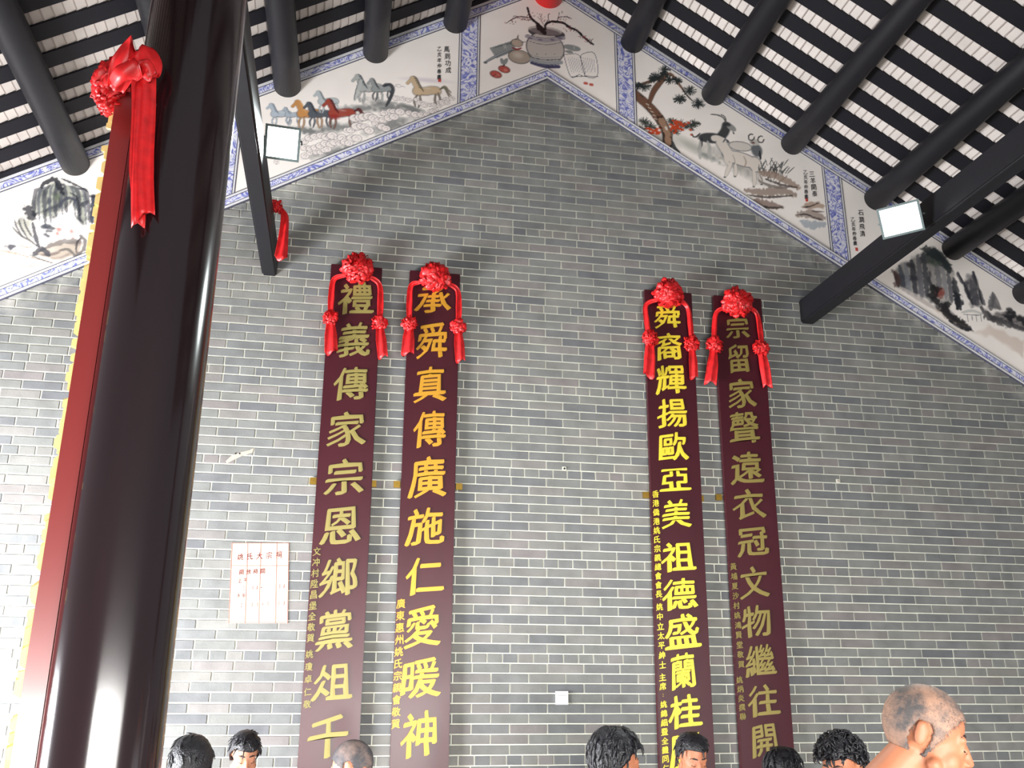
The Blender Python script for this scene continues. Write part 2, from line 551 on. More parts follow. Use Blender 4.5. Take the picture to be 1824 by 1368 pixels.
class Panel:
    """canvas on the wall plane; strokes are given in photo pixels of a zoomed crop (scale, x offset, y offset)"""
    def __init__(s, poly, crop):
        s.poly = poly; s.k, s.ox, s.oy = crop
        xs = [p[0] for p in poly]; zs = [p[1] for p in poly]
        s.xa, s.za = min(xs), min(zs)
        s.nx = int((max(xs) - s.xa) / PG) + 2; s.nz = int((max(zs) - s.za) / PG) + 2
        gx = s.xa + np.arange(s.nx) * PG; gz = s.za + np.arange(s.nz) * PG
        s.X, s.Z = np.meshgrid(gx, gz)
        s.C = np.tile(CREAM, (s.nz, s.nx, 1))
        n = vnoise(s.X, s.Z, 3, 3) * 0.6 + vnoise(s.X, s.Z, 11, 4) * 0.4
        s.C *= (0.96 + 0.07 * n)[..., None]
        c = at(s.ox + 0, s.oy + 0); 
        # metres per crop pixel near the panel centre
        cx, cz = sum(xs) / len(xs), sum(zs) / len(zs)
        u, v = proj((cx, 0, cz))
        s.m = abs(at(u + 1, v).x - at(u, v).x) / s.k

    def w(s, p):
        a = at(s.ox + p[0] / s.k, s.oy + p[1] / s.k)
        return a.x, a.z

    def sub(s, x0, x1, z0, z1):
        i0 = max(0, int((x0 - s.xa) / PG)); i1 = min(s.nx, int((x1 - s.xa) / PG) + 2)
        j0 = max(0, int((z0 - s.za) / PG)); j1 = min(s.nz, int((z1 - s.za) / PG) + 2)
        if i1 <= i0 or j1 <= j0: return None
        return slice(j0, j1), slice(i0, i1)

    def blend(s, sl, a, col):
        c = np.array(lin(col))
        s.C[sl] = s.C[sl] * (1 - a[..., None]) + c * a[..., None]

    def stroke(s, pts, wd, col, al=1.0, taper=True, rough=0.0, soft=0.35):
        """brush stroke through crop points; wd in crop pixels"""
        P = [s.w(p) for p in pts]
        if len(P) > 2:      # Catmull-Rom smoothing
            Q = []
            for i in range(len(P) - 1):
                p0, p1, p2, p3 = P[max(i - 1, 0)], P[i], P[i + 1], P[min(i + 2, len(P) - 1)]
                for t in np.linspace(0, 1, 5)[:-1]:
                    Q.append(tuple(0.5 * ((2 * p1[c]) + (-p0[c] + p2[c]) * t + (2 * p0[c] - 5 * p1[c] + 4 * p2[c] - p3[c]) * t * t + (-p0[c] + 3 * p1[c] - 3 * p2[c] + p3[c]) * t ** 3) for c in (0, 1)))
            Q.append(P[-1]); P = Q
        r = wd * s.m / 2
        r = max(r, 0.0028)
        xs = [p[0] for p in P]; zs = [p[1] for p in P]
        g = r * 2 + 0.01
        sl = s.sub(min(xs) - g, max(xs) + g, min(zs) - g, max(zs) + g)
        if sl is None: return
        X, Z = s.X[sl], s.Z[sl]
        best = np.full(X.shape, -1e9)
        n = len(P) - 1
        for i in range(n):
            (xa, za), (xb, zb) = P[i], P[i + 1]
            dx, dz = xb - xa, zb - za
            L2 = dx * dx + dz * dz + 1e-12
            t = np.clip(((X - xa) * dx + (Z - za) * dz) / L2, 0, 1)
            d = np.hypot(X - xa - t * dx, Z - za - t * dz)
            if taper:
                q = (i + t) / n
                rr = r * (0.45 + 0.55 * np.sin(np.pi * np.clip(q, 0, 1)) ** 0.7)
            else:
                rr = r
            best = np.maximum(best, (rr - d))
        if rough:
            best = best + (vnoise(X, Z, 60, 5) - 0.5) * r * rough * 2
        a = np.clip(best / (r * soft + 1e-6) + 0.6, 0, 1) * al
        s.blend(sl, a, col)

    def blob(s, c, rx, ry, col, al=1.0, ang=0, soft=0.5, rough=0.0):
        cx, cz = s.w(c)
        rx, ry = rx * s.m, ry * s.m
        g = max(rx, ry) * 1.5 + 0.01
        sl = s.sub(cx - g, cx + g, cz - g, cz + g)
        if sl is None: return
        X, Z = s.X[sl] - cx, s.Z[sl] - cz
        a_ = -math.radians(ang)
        U = X * math.cos(a_) + Z * math.sin(a_); V = -X * math.sin(a_) + Z * math.cos(a_)
        d = np.sqrt((U / rx) ** 2 + (V / ry) ** 2)
        if rough: d = d + (vnoise(s.X[sl], s.Z[sl], 45, 8) - 0.5) * rough * 2
        a = np.clip((1 - d) / soft + 0.0, 0, 1) * al
        s.blend(sl, a, col)

    def wash(s, pts, col, al=1.0, rough=0.02, soft=0.03, streak=None):
        """filled soft-edged shape; streak = (colour, count scale, amount) lengthwise ink streaks"""
        P = [s.w(p) for p in pts]
        xs = [p[0] for p in P]; zs = [p[1] for p in P]
        sl = s.sub(min(xs) - .03, max(xs) + .03, min(zs) - .03, max(zs) + .03)
        if sl is None: return
        X, Z = s.X[sl], s.Z[sl]
        wx = X + (vnoise(X, Z, 22, 31) - .5) * rough * 2; wz = Z + (vnoise(X, Z, 22, 32) - .5) * rough * 2
        ins = np.zeros(X.shape, bool); dist = np.full(X.shape, 1e9)
        n = len(P)
        for i in range(n):
            (xa, za), (xb, zb) = P[i], P[(i + 1) % n]
            ins ^= ((za > wz) != (zb > wz)) & (wx < (xb - xa) * (wz - za) / (zb - za + 1e-12) + xa)
            dx, dz = xb - xa, zb - za
            t = np.clip(((wx - xa) * dx + (wz - za) * dz) / (dx * dx + dz * dz + 1e-12), 0, 1)
            dist = np.minimum(dist, np.hypot(wx - xa - t * dx, wz - za - t * dz))
        a = np.where(ins, np.clip(dist / soft + .25, 0, 1), np.clip(.25 - dist / soft, 0, 1)) * al
        s.blend(sl, a * (0.75 + .5 * vnoise(X, Z, 14, 33)).clip(0, 1), col)
        if streak:
            c2, sx, am = streak
            st = vnoise(X * sx + vnoise(X, Z, 6, 35) * 1.2, Z * 2.2, 8, 34)
            s.blend(sl, a * np.clip((st - .45) * 3, 0, 1) * am, c2)

    def cloud(s, c, r, col=(240, 230, 224), line=(136, 130, 132)):
        s.blob(c, r * 1.12, r * 0.92, line, 0.75, soft=0.12)
        s.blob(c, r, r * 0.8, col, 0.95, soft=0.15)
        s.stroke([(c[0] - r * .4, c[1]), (c[0], c[1] - r * .35), (c[0] + r * .4, c[1] + r * .1), (c[0] + .1 * r, c[1] + .3 * r)], r * .12, line, .5)

    def finish(s, name, label, y=-0.010):
        s.C = CREAM * (np.clip(s.C, 1e-4, 1) / CREAM) ** 1.35
        P = np.array(s.poly)
        inside = np.zeros(s.X.shape, bool)
        n = len(P)
        for i in range(n):
            (xa, za), (xb, zb) = P[i], P[(i + 1) % n]
            cond = ((za > s.Z) != (zb > s.Z)) & (s.X < (xb - xa) * (s.Z - za) / (zb - za + 1e-12) + xa)
            inside ^= cond
        idx = -np.ones(s.X.shape, int)
        idx[inside] = np.arange(inside.sum())
        q = inside[:-1, :-1] & inside[1:, :-1] & inside[:-1, 1:] & inside[1:, 1:]
        jj, ii = np.nonzero(q)
        faces = np.stack([idx[jj, ii], idx[jj, ii + 1], idx[jj + 1, ii + 1], idx[jj + 1, ii]], 1)
        co = np.stack([s.X[inside], np.full(inside.sum(), y), s.Z[inside]], 1).astype(np.float32)
        me = bpy.data.meshes.new(name)
        me.vertices.add(len(co)); me.vertices.foreach_set('co', co.ravel())
        me.loops.add(faces.size); me.loops.foreach_set('vertex_index', faces.ravel().astype(np.int32))
        me.polygons.add(len(faces)); me.polygons.foreach_set('loop_start', (np.arange(len(faces)) * 4).astype(np.int32))
        me.update(calc_edges=True)
        a = me.attributes.new('pigment', 'FLOAT_COLOR', 'POINT')
        c4 = np.concatenate([np.clip(s.C[inside], 0, 1), np.ones((inside.sum(), 1))], 1).astype(np.float32)
        a.data.foreach_set('color', c4.ravel())
        root = empty(name, (0, 0, 0), label, 'mural')
        pl = link('painted_plaster', me, M_PAINT, root)
        xs = [p[0] for p in s.poly]
        body = prism_xz('plaster_bed', s.poly, y + 0.0008, 0.003, M_LINEWHITE, root)
        return root


def panel_poly(da, db, s):
    xa, xb = XR + s * da, XR + s * db
    if s * da < 0 < s * db: pass
    pts = [(xa, band_z(xa) + 0.06), (xb, band_z(xb) + 0.06), (xb, roof_z(xb) - 0.05), (xa, roof_z(xa) - 0.05)]
    return pts


INKD, INKM, INKL = (58, 60, 68), (104, 108, 116), (158, 160, 164)

# --- centre: pot of plum blossom, gourds, fan, persimmons, open book
cp = Panel([(XR - .575, band_z(XR - .575) + .06), (1.42, 6.45), (XR + .575, band_z(XR + .575) + .06), (XR + .575, roof_z(XR + .575) - .05), (XR, 7.34), (XR - .575, roof_z(XR - .575) - .05)], (5.067, 800, 0))
for k_ in range(9):
    cp.stroke([(380 + k_ * 22, 445 - k_ * 7), (430 + k_ * 20, 520 - k_ * 8)], 26, (136, 142, 140), .8, taper=False)
cp.stroke([(400, 440), (540, 400), (690, 385)], 16, (120, 126, 126), .7)
cp.stroke([(470, 540), (490, 575), (520, 540)], 40, (128, 134, 132), .8)
cp.stroke([(320, 572), (420, 515), (560, 455)], 26, (120, 122, 128), .9)
cp.stroke([(325, 568), (420, 512), (560, 452)], 12, (176, 178, 178), .9)
cp.blob((325, 572), 22, 14, (96, 98, 104), .9)
for x_ in (485, 500): cp.stroke([(x_, 400), (x_ + 18, 455)], 6, (210, 205, 200), .8)
cp.stroke([(1045, 425), (1110, 440), (1170, 450)], 60, (136, 142, 140), .8)
cp.stroke([(1050, 470), (1110, 480)], 30, (130, 136, 134), .8)
cp.stroke([(1130, 410), (1125, 450)], 6, (215, 210, 204), .8)
cp.blob((610, 395), 58, 46, INKD, .8, soft=.12); cp.blob((610, 396), 53, 41, (196, 180, 164), 1, soft=.2)
cp.stroke([(590, 368), (612, 350), (622, 325), (620, 350), (632, 368)], 9, (110, 100, 90), .9)
cp.blob((632, 520), 106, 76, INKD, .85, soft=.08); cp.blob((632, 519), 100, 70, (188, 174, 160), 1, soft=.12); cp.blob((620, 505), 60, 42, (214, 204, 192), .8, soft=.7)
cp.stroke([(568, 438), (610, 452), (652, 440)], 18, (158, 66, 60), .9)
cp.blob((878, 305), 172, 62, INKD, .9, soft=.06)
# pot body
body = [(700, 300), (690, 380), (698, 450), (722, 520), (745, 570), (980, 600), (1010, 540), (1035, 450), (1035, 370), (1020, 310)]
cp.blob((866, 440), 178, 172, INKD, .95, soft=.04); cp.blob((866, 440), 171, 165, (206, 198, 190), 1, soft=.06)
cp.stroke([(745, 572), (860, 605), (985, 608)], 34, (84, 84, 118), .95, taper=False)
cp.stroke([(740, 545), (860, 575), (1005, 570)], 40, (176, 176, 176), 1, taper=False)
cp.stroke([(735, 520), (860, 548), (1010, 540)], 10, INKM, .9); cp.stroke([(725, 500), (860, 528), (1015, 518)], 6, INKL, .9)
cp.stroke([(742, 560), (860, 590), (1000, 585)], 6, INKM, .9)
cp.stroke([(700, 335), (860, 375), (1030, 350)], 36, (178, 172, 176), .9, taper=False)
cp.stroke([(697, 318), (860, 352), (1030, 330)], 6, INKM, .9); cp.stroke([(697, 370), (860, 412), (1036, 385)], 6, INKM, .9)
for x_ in (730, 820, 930, 1000): cp.blob((x_, 366 if 760 < x_ < 960 else 352), 26, 11, (140, 128, 146), .9, soft=.3)
for x_ in (790, 870, 950): cp.blob((x_, 495), 9, 6, INKM, .8)
cp.blob((866, 290), 158, 46, (120, 112, 112), 1, soft=.1); cp.blob((866, 280), 160, 42, (206, 198, 190), .9, soft=.08); cp.blob((866, 292), 146, 36, (150, 138, 138), 1, soft=.15)
# branches
BR = (62, 46, 48)
cp.stroke([(850, 318), (845, 270), (800, 225), (745, 180), (720, 130), (705, 75)], 26, BR, 1, rough=.3)
cp.stroke([(860, 315), (820, 270), (790, 240)], 46, BR, .95, rough=.4)
cp.stroke([(870, 310), (865, 240), (910, 205), (980, 205), (1030, 215), (1080, 250), (1160, 290), (1220, 350), (1300, 410)], 26, BR, 1, rough=.3)
cp.stroke([(740, 175), (680, 160), (620, 160), (560, 185), (510, 220)], 11, (96, 62, 62), .9)
cp.stroke([(620, 160), (590, 150), (575, 165)], 7, (120, 80, 78), .9)
cp.stroke([(980, 205), (985, 165), (1060, 160), (1110, 180)], 8, BR, .9); cp.stroke([(985, 168), (990, 120)], 6, BR, .8)
cp.stroke([(900, 205), (890, 150), (905, 130)], 8, BR, .9); cp.stroke([(855, 240), (825, 180), (835, 130)], 8, (150, 110, 90), .8)
cp.stroke([(745, 185), (690, 190), (660, 170)], 8, BR, .8)
r_ = random.Random(3)
for (xa, ya, xb, yb, n_) in ((1000, 215, 1300, 400, 46), (520, 215, 760, 170, 26), (780, 150, 920, 210, 16), (980, 150, 1110, 190, 12), (700, 80, 740, 170, 10)):
    for _ in range(n_):
        t = r_.random()
        x_, y_ = xa + (xb - xa) * t + r_.gauss(0, 14), ya + (yb - ya) * t + r_.gauss(0, 14)
        if r_.random() < .5: cp.blob((x_, y_), 7, 6, (176, 84, 84), .8)
        else: cp.stroke([(x_, y_), (x_ + r_.uniform(-18, 18), y_ + r_.uniform(-22, 18))], 5, BR, .8)
# persimmons
for (x_, y_) in ((420, 678), (495, 632)):
    cp.blob((x_, y_), 58, 40, (120, 50, 48), .85, soft=.12, ang=10); cp.blob((x_, y_), 52, 35, (200, 110, 100), .95, soft=.3, ang=10); cp.blob((x_ + 12, y_ + 8), 26, 18, (222, 170, 156), .7, soft=.8)
cp.stroke([(390, 700), (420, 680), (440, 700)], 6, (90, 50, 48)); cp.stroke([(480, 612), (495, 590), (500, 610)], 6, (70, 56, 52))
for x_ in (1230, 1280): cp.blob((x_, 758 + (x_ - 1230) * .25), 24, 17, (206, 110, 96), .95, soft=.2)
# open book
for (q) in ([(1030, 500), (1090, 495), (1150, 495), (1185, 535), (1225, 690), (1170, 680), (1095, 700)], [(1185, 535), (1200, 495), (1310, 490), (1335, 690), (1225, 690)]):
    for t in np.linspace(0, 1, 12):
        a_ = q[0]; b_ = q[-1]
    cp.stroke(q + [q[0]], 5, INKM, .9, taper=False)
for i_ in range(6):
    cp.stroke([(1070 + i_ * 18, 525), (1105 + i_ * 18, 660)], 3, (150, 146, 156), .55)
    cp.stroke([(1205 + i_ * 19, 525), (1235 + i_ * 16, 660)], 3, (150, 146, 156), .55)
cp.stroke([(1095, 700), (1225, 695), (1340, 700)], 8, INKD, .8)
cp.finish('mural_panel', 'painted panel under the ridge with a pot of plum branches, gourd and open book')

# --- left inner: horses over clouds
hp = Panel(panel_poly(.72, 2.35, -1), (5.365, 480, 120))
hp.blob((1500, 130), 330, 40, (196, 184, 196), .5, soft=.9, ang=-3)
for (x_, y_, rx, ry, an) in ((900, 400, 300, 60, -8), (1150, 380, 330, 70, 8), (620, 590, 340, 70, -16), (1150, 560, 350, 80, -25), (700, 800, 420, 60, -20), (350, 610, 160, 60, 0), (1350, 400, 200, 50, 10)):
    hp.blob((x_, y_), rx, ry, (128, 130, 128), .8, ang=an, soft=.7, rough=.25)


def horse(P, x, y, s, body, mane, leg=None, tail=True, line=(80, 76, 80)):
    """running horse facing left; x, y = middle of the trunk in crop pixels, s = trunk length"""
    leg = leg or body
    def p(a, b): return (x + a * s, y + b * s)
    for (c, w_, q) in ((line, 1.18, .55), (body, 1.0, .95)):
        P.stroke([p(-.42, .02), p(-.1, .03), p(.25, -.02), p(.46, .02)], .40 * s * w_, c, q, taper=False)
        P.stroke([p(-.36, -.02), p(-.5, -.3), p(-.62, -.55)], .26 * s * w_, c, q, taper=False)
        P.stroke([p(-.6, -.58), p(-.72, -.48), p(-.86, -.34)], .15 * s * w_, c, q, taper=False)
        P.blob(p(-.4, .05), .25 * s * w_, .24 * s * w_, c, q, soft=.3)
        P.blob(p(.42, .0), .24 * s * w_, .24 * s * w_, c, q, soft=.3)
    for q in ([p(-.42, .2), p(-.56, .45), p(-.5, .72)], [p(-.3, .22), p(-.28, .5), p(-.38, .78)], [p(.42, .15), p(.38, .45), p(.5, .76)], [p(.52, .1), p(.62, .4), p(.58, .74)]):
        P.stroke(q, .13 * s, line, .6); P.stroke(q, .09 * s, leg, .9)
    for i in range(6):
        P.stroke([p(-.6 + i * .05, -.66 + i * .1), p(-.48 + i * .05, -.6 + i * .1), p(-.38 + i * .05, -.46 + i * .1)], .07 * s, mane, .85)
    if tail:
        for i in range(3): P.stroke([p(.6, -.06), p(.82, -.2 + i * .05), p(1.0, -.02 + i * .12), p(1.12, .1 + i * .14)], .09 * s, mane, .8)
    P.stroke([p(-.3, .16), p(0, .22), p(.3, .16)], .03 * s, line, .5)
    P.blob(p(.05, -.1), .26 * s, .06 * s, (232, 226, 220), .35, soft=.9)


horse(hp, 110, 450, 150, (190, 196, 202), (140, 146, 156), tail=False)
horse(hp, 220, 460, 110, (184, 190, 196), (150, 156, 162), tail=False)
horse(hp, 385, 445, 190, (206, 158, 106), (214, 170, 120), (190, 160, 130), tail=False)
horse(hp, 480, 450, 170, (112, 116, 122), (76, 80, 88), tail=False)
horse(hp, 560, 330, 150, (196, 200, 200), (140, 144, 146), tail=False)
horse(hp, 690, 440, 200, (176, 96, 80), (110, 50, 52), (150, 120, 108))
hp.blob((620, 480), 70, 40, (168, 66, 62), .8, soft=.6)
horse(hp, 960, 200, 190, (190, 190, 186), (104, 108, 112))
hp.stroke([(880, 130), (840, 230), (815, 320)], 40, (196, 196, 192), .9); hp.stroke([(855, 120), (825, 230), (808, 320)], 8, (90, 92, 96), .8)
horse(hp, 1070, 210, 150, (168, 170, 168), (92, 92, 96), (120, 122, 124), tail=False)
hp.stroke([(1090, 190), (1150, 170), (1180, 220), (1150, 310), (1115, 375)], 36, (84, 86, 90), .95)
horse(hp, 1500, 230, 210, (208, 186, 158), (128, 120, 104), (150, 140, 130))
for (x_, y_) in ((1230, 180), (1270, 200), (1210, 200)): hp.stroke([(x_ - 30, y_), (x_, y_ - 12), (x_ + 30, y_ + 4)], 5, (160, 150, 156), .6)
r_ = random.Random(11)
def cloudline(P, pts, r, n):
    for i in range(n):
        t = i / (n - 1) * (len(pts) - 1)
        k = min(int(t), len(pts) - 2); f = t - k
        P.cloud((pts[k][0] * (1 - f) + pts[k + 1][0] * f + r_.uniform(-10, 10), pts[k][1] * (1 - f) + pts[k + 1][1] * f + r_.uniform(-14, 14)), r * r_.uniform(.75, 1.2))
cloudline(hp, [(1210, 300), (1420, 330), (1560, 370), (1740, 300)], 32, 11)
cloudline(hp, [(1530, 430), (1700, 330)], 34, 5)
cloudline(hp, [(1060, 440), (1180, 420), (1400, 470), (1560, 440)], 40, 10)
cloudline(hp, [(820, 500), (930, 480), (1060, 520), (1180, 480)], 46, 9)
cloudline(hp, [(1000, 550), (1120, 580)], 38, 4)
cloudline(hp, [(740, 610), (850, 570), (950, 600)], 48, 6)
cloudline(hp, [(340, 700), (520, 660), (660, 680), (830, 680)], 44, 12)
cloudline(hp, [(330, 780), (480, 760), (620, 720), (760, 740)], 40, 10)
cloudline(hp, [(340, 850), (460, 820), (560, 790)], 34, 6)
cloudline(hp, [(60, 900), (160, 860)], 30, 3)
hroot = hp.finish('mural_panel', 'painted panel of galloping horses above rolling clouds')

# --- right inner: pine, three goats
gp = Panel(panel_poly(.72, 2.35, 1), (3.42, 1100, 60))
BK = (138, 106, 88); BKD = (70, 52, 46); GR = (66, 74, 72)
gp.blob((720, 800), 260, 60, (176, 172, 164), .8, ang=28, soft=.8, rough=.2); gp.blob((450, 690), 180, 50, (178, 178, 168), .7, ang=25, soft=.8); gp.blob((560, 760), 90, 24, (140, 144, 138), .7, ang=20, soft=.7, rough=.3)
gp.blob((250, 640), 150, 46, (150, 150, 140), .6, ang=20, soft=.8)
for q in ([(100, 370), (160, 420), (220, 480), (270, 550), (300, 620), (300, 680)],):
    gp.stroke(q, 58, BKD, .95, taper=False); gp.stroke(q, 46, BK, 1, taper=False, rough=.4)
gp.stroke([(190, 430), (215, 360), (250, 310), (290, 270)], 34, BKD, .9); gp.stroke([(190, 430), (215, 360), (250, 310), (290, 270)], 26, BK, 1)
gp.stroke([(100, 330), (180, 300), (260, 275), (320, 250), (370, 310), (400, 350)], 20, BK, .95)
gp.stroke([(390, 340), (420, 380), (460, 420)], 10, BKD, .95)
for i_ in range(10):
    t = i_ / 9; gp.stroke([(170 + 120 * t, 430 + 200 * t), (190 + 120 * t, 440 + 200 * t)], 8, (214, 200, 184), .8)
r_ = random.Random(5)
def tuft(P, c, r, n=34, col=GR):
    P.blob(c, r * .85, r * .6, col, .75, soft=.6, rough=.4)
    for i in range(n):
        a = r_.uniform(0, 2 * math.pi)
        P.stroke([c, (c[0] + math.cos(a) * r, c[1] + math.sin(a) * r * .75)], 4, col if r_.random() < .7 else (50, 56, 58), .85)
for c_, q_ in (((285, 225), 38), ((235, 268), 46), ((315, 285), 40), ((160, 325), 44), ((120, 325), 34), ((360, 290), 34), ((435, 352), 44), ((375, 402), 44), ((490, 430), 46), ((280, 250), 30), ((210, 285), 30)):
    tuft(gp, c_, q_)
for c_, q_ in (((160, 545), 44), ((200, 570), 40), ((380, 560), 50), ((440, 565), 46), ((470, 550), 36), ((140, 590), 36), ((340, 600), 44), ((330, 540), 36)): tuft(gp, c_, q_, 20, (84, 88, 80))
for i_ in range(60):
    c_ = (r_.gauss(355, 34), r_.gauss(570, 24)) if i_ < 40 else (r_.gauss(215, 26), r_.gauss(598, 12))
    gp.blob(c_, 12, 9, (206, 92, 50), .9, soft=.4)
gp.stroke([(262, 530), (296, 610), (305, 676)], 50, BKD, .95, taper=False, rough=.3); gp.stroke([(266, 534), (300, 610), (305, 670)], 38, (176, 146, 124), 1, taper=False, rough=.4); gp.stroke([(290, 570), (298, 590)], 14, (226, 216, 206), .9)
gp.stroke([(330, 660), (345, 700), (375, 730)], 22, (70, 76, 78), .9)
# dark goat
DG = (74, 76, 78)
gp.blob((570, 640), 92, 38, DG, .95, ang=-4, soft=.2); gp.stroke([(620, 640), (650, 600), (660, 565)], 52, DG, .95, taper=False)
gp.blob((690, 575), 36, 22, (170, 168, 164), 1, ang=35, soft=.2); gp.blob((668, 556), 26, 18, DG, .9); gp.stroke([(700, 600), (706, 616)], 8, DG)
gp.stroke([(655, 548), (640, 515), (600, 498), (565, 496)], 10, (120, 116, 112), .9); gp.stroke([(660, 548), (650, 510), (625, 496)], 8, (110, 108, 104), .9)
gp.stroke([(500, 610), (480, 630), (460, 632), (452, 615)], 10, DG, .9)
for q in ([(510, 640), (505, 680), (492, 710)], [(545, 660), (560, 700), (556, 720)], [(650, 650), (675, 665)], [(500, 660), (498, 730), (500, 765)], [(560, 690), (556, 740), (566, 765)]): gp.stroke(q, 20, DG if q[0][1] < 660 else (196, 192, 186), .9)
# ram behind
gp.blob((745, 690), 78, 34, INKD, .8, soft=.1); gp.blob((745, 690), 74, 30, (220, 212, 204), 1, soft=.15)
gp.blob((845, 715), 40, 50, (120, 122, 124), .95, soft=.3); gp.stroke([(862, 720), (868, 770)], 14, DG)
gp.blob((830, 665), 34, 24, (206, 200, 192), 1, soft=.2)
gp.blob((822, 668), 16, 10, (110, 60, 56), .8)
for c_ in ((812, 635), (870, 648)):
    for a_ in range(0, 300, 30):
        p1 = (c_[0] + 18 * math.cos(math.radians(a_)), c_[1] + 20 * math.sin(math.radians(a_))); p2 = (c_[0] + 18 * math.cos(math.radians(a_ + 30)), c_[1] + 20 * math.sin(math.radians(a_ + 30)))
        gp.stroke([p1, p2], 8, (104, 102, 98), .9, taper=False)
# white goat in front
WG = (228, 218, 208)
for (c_, k_, q_) in ((INKM, 1.12, .9), (WG, 1.0, 1)):
    gp.blob((750, 768), 112 * k_, 44 * k_, c_, q_, ang=12, soft=.12); gp.stroke([(690, 760), (655, 710), (630, 670)], 62 * k_, c_, q_, taper=False)
    gp.stroke([(640, 655), (605, 640), (585, 642)], 36 * k_, c_, q_, taper=False); gp.blob((835, 800), 40 * k_, 50 * k_, c_, q_, soft=.15)
    for q in ([(690, 790), (672, 830), (655, 872)], [(715, 800), (718, 845), (712, 870)], [(825, 830), (832, 880), (828, 930)], [(860, 820), (866, 870), (872, 918)], [(650, 720), (660, 780), (680, 800)]): gp.stroke(q, 22 * k_, c_, q_)
gp.stroke([(700, 745), (712, 780), (705, 800)], 5, (150, 140, 132), .7); gp.stroke([(765, 750), (780, 785), (770, 815)], 9, (176, 158, 140), .7); gp.stroke([(640, 665), (655, 645)], 9, INKM, .9)
for q in ((650, 878), (712, 874), (826, 936), (874, 922)): gp.blob(q, 10, 6, DG, .9)
# grass and rocks
for i_ in range(60):
    x_, y_ = 880 + r_.gauss(60, 44), 800 + r_.gauss(30, 26)
    gp.stroke([(x_, y_ + 20), (x_ + r_.uniform(-24, 44), y_ - 20)], 6, (98, 98, 96), .8)
for (q, w_, c_) in (([(870, 850), (960, 870), (1040, 910), (1100, 945)], 46, (176, 156, 142)), ([(900, 890), (1000, 925), (1090, 940)], 16, (104, 92, 90)), ([(780, 960), (900, 970), (1000, 960), (1075, 985)], 50, (168, 150, 138)),
                    ([(790, 985), (900, 1000), (1060, 990)], 14, (100, 88, 84)), ([(820, 1020), (900, 1040), (1000, 1060)], 44, (156, 136, 126)), ([(860, 1055), (940, 1065), (1000, 1060)], 14, (92, 84, 82)),
                    ([(860, 900), (940, 935), (1040, 940)], 20, (150, 140, 132)), ([(1130, 1060), (1190, 1045), (1250, 1055)], 40, (190, 166, 148)), ([(1090, 1110), (1170, 1100), (1260, 1130)], 44, (176, 160, 150)),
                    ([(1090, 1108), (1140, 1104), (1180, 1115)], 8, INKD), ([(1130, 1060), (1170, 1055), (1220, 1035)], 8, INKD), ([(1180, 1085), (1255, 1090)], 10, (130, 112, 106)), ([(1120, 1150), (1180, 1170), (1260, 1160)], 46, (186, 190, 194)), ([(1180, 1120), (1250, 1140)], 14, (120, 104, 100))):
    gp.stroke(q, w_, c_, .85, rough=.35)
groot = gp.finish('mural_panel', 'painted panel of a crooked pine tree and three goats on rocks')

# --- left outer: eroded rock arches
lp = Panel(panel_poly(2.49, 4.75, -1), (5.26, 0, 280))
lp.wash([(300, 560), (320, 380), (400, 290), (500, 240), (600, 250), (720, 300), (820, 350), (835, 640), (740, 610), (700, 520), (650, 440), (590, 520), (540, 600), (420, 600), (380, 560)], (176, 176, 164), .95, streak=((66, 68, 78), 2.6, .85))
lp.wash([(120, 640), (170, 580), (260, 560), (310, 620), (330, 760), (290, 790), (190, 720)], (190, 186, 174), .9, streak=((80, 82, 92), 3, .8))
lp.wash([(300, 900), (420, 860), (520, 800), (640, 790), (760, 780), (800, 820), (780, 900), (640, 960), (480, 990), (380, 960)], (188, 174, 160), .9, streak=((112, 100, 98), 1.2, .7))
lp.wash([(0, 870), (120, 880), (260, 930), (200, 960), (0, 930)], (200, 184, 168), .8)
lp.wash([(850, 380), (905, 370), (900, 560), (870, 640), (850, 520)], (78, 82, 96), .9)
for i_, (x_, b_) in enumerate(((320, 560), (365, 600), (420, 640), (470, 620), (520, 560), (580, 540), (620, 520), (700, 560), (745, 600), (800, 640), (830, 620))):
    lean = (560 - x_) * .35
    lp.stroke([(x_ + lean, 250 + abs(lean) * .5), (x_ + lean * .25, 320), (x_, 430), (x_ + 10, b_)], 26 if i_ % 2 else 40, (112, 114, 122) if i_ % 2 else (72, 74, 86), .7, rough=.3)
lp.stroke([(380, 290), (470, 220), (530, 225), (570, 290), (600, 360)], 60, INKD, .9, rough=.5)
lp.stroke([(580, 210), (660, 240), (760, 290), (830, 330)], 24, INKD, .85, rough=.4)
lp.stroke([(560, 480), (590, 420), (650, 390), (720, 430), (740, 560)], 34, (92, 94, 104), .85, rough=.3)
lp.stroke([(660, 340), (720, 380), (745, 470), (750, 560)], 22, INKD, .7)
lp.blob((540, 380), 50, 60, (130, 140, 110), .5, soft=.8)
lp.stroke([(870, 370), (880, 500), (860, 620)], 50, (84, 88, 100), .9, rough=.3); lp.blob((880, 370), 40, 24, INKD, .8, rough=.4)
lp.stroke([(250, 470), (290, 540), (320, 590)], 90, INKD, .85, rough=.4)
lp.stroke([(120, 660), (200, 740), (290, 790), (350, 840)], 22, (120, 116, 112), .9)
for x_ in (160, 200, 250): lp.stroke([(x_ - 20, 590), (x_, 660), (x_ + 60, 760)], 18, (90, 90, 96), .8)
lp.stroke([(310, 620), (340, 760), (370, 850)], 36, (84, 84, 92), .85, rough=.3)
for c_ in ((440, 650), (480, 670), (410, 660), (440, 740), (470, 700)): lp.blob(c_, 44, 26, (96, 98, 106), .85, soft=.5, rough=.4)
for c_ in ((560, 640), (560, 690), (680, 700), (690, 740), (540, 720)): lp.blob(c_, 30, 36, (196, 130, 122), .75, soft=.7, rough=.5)
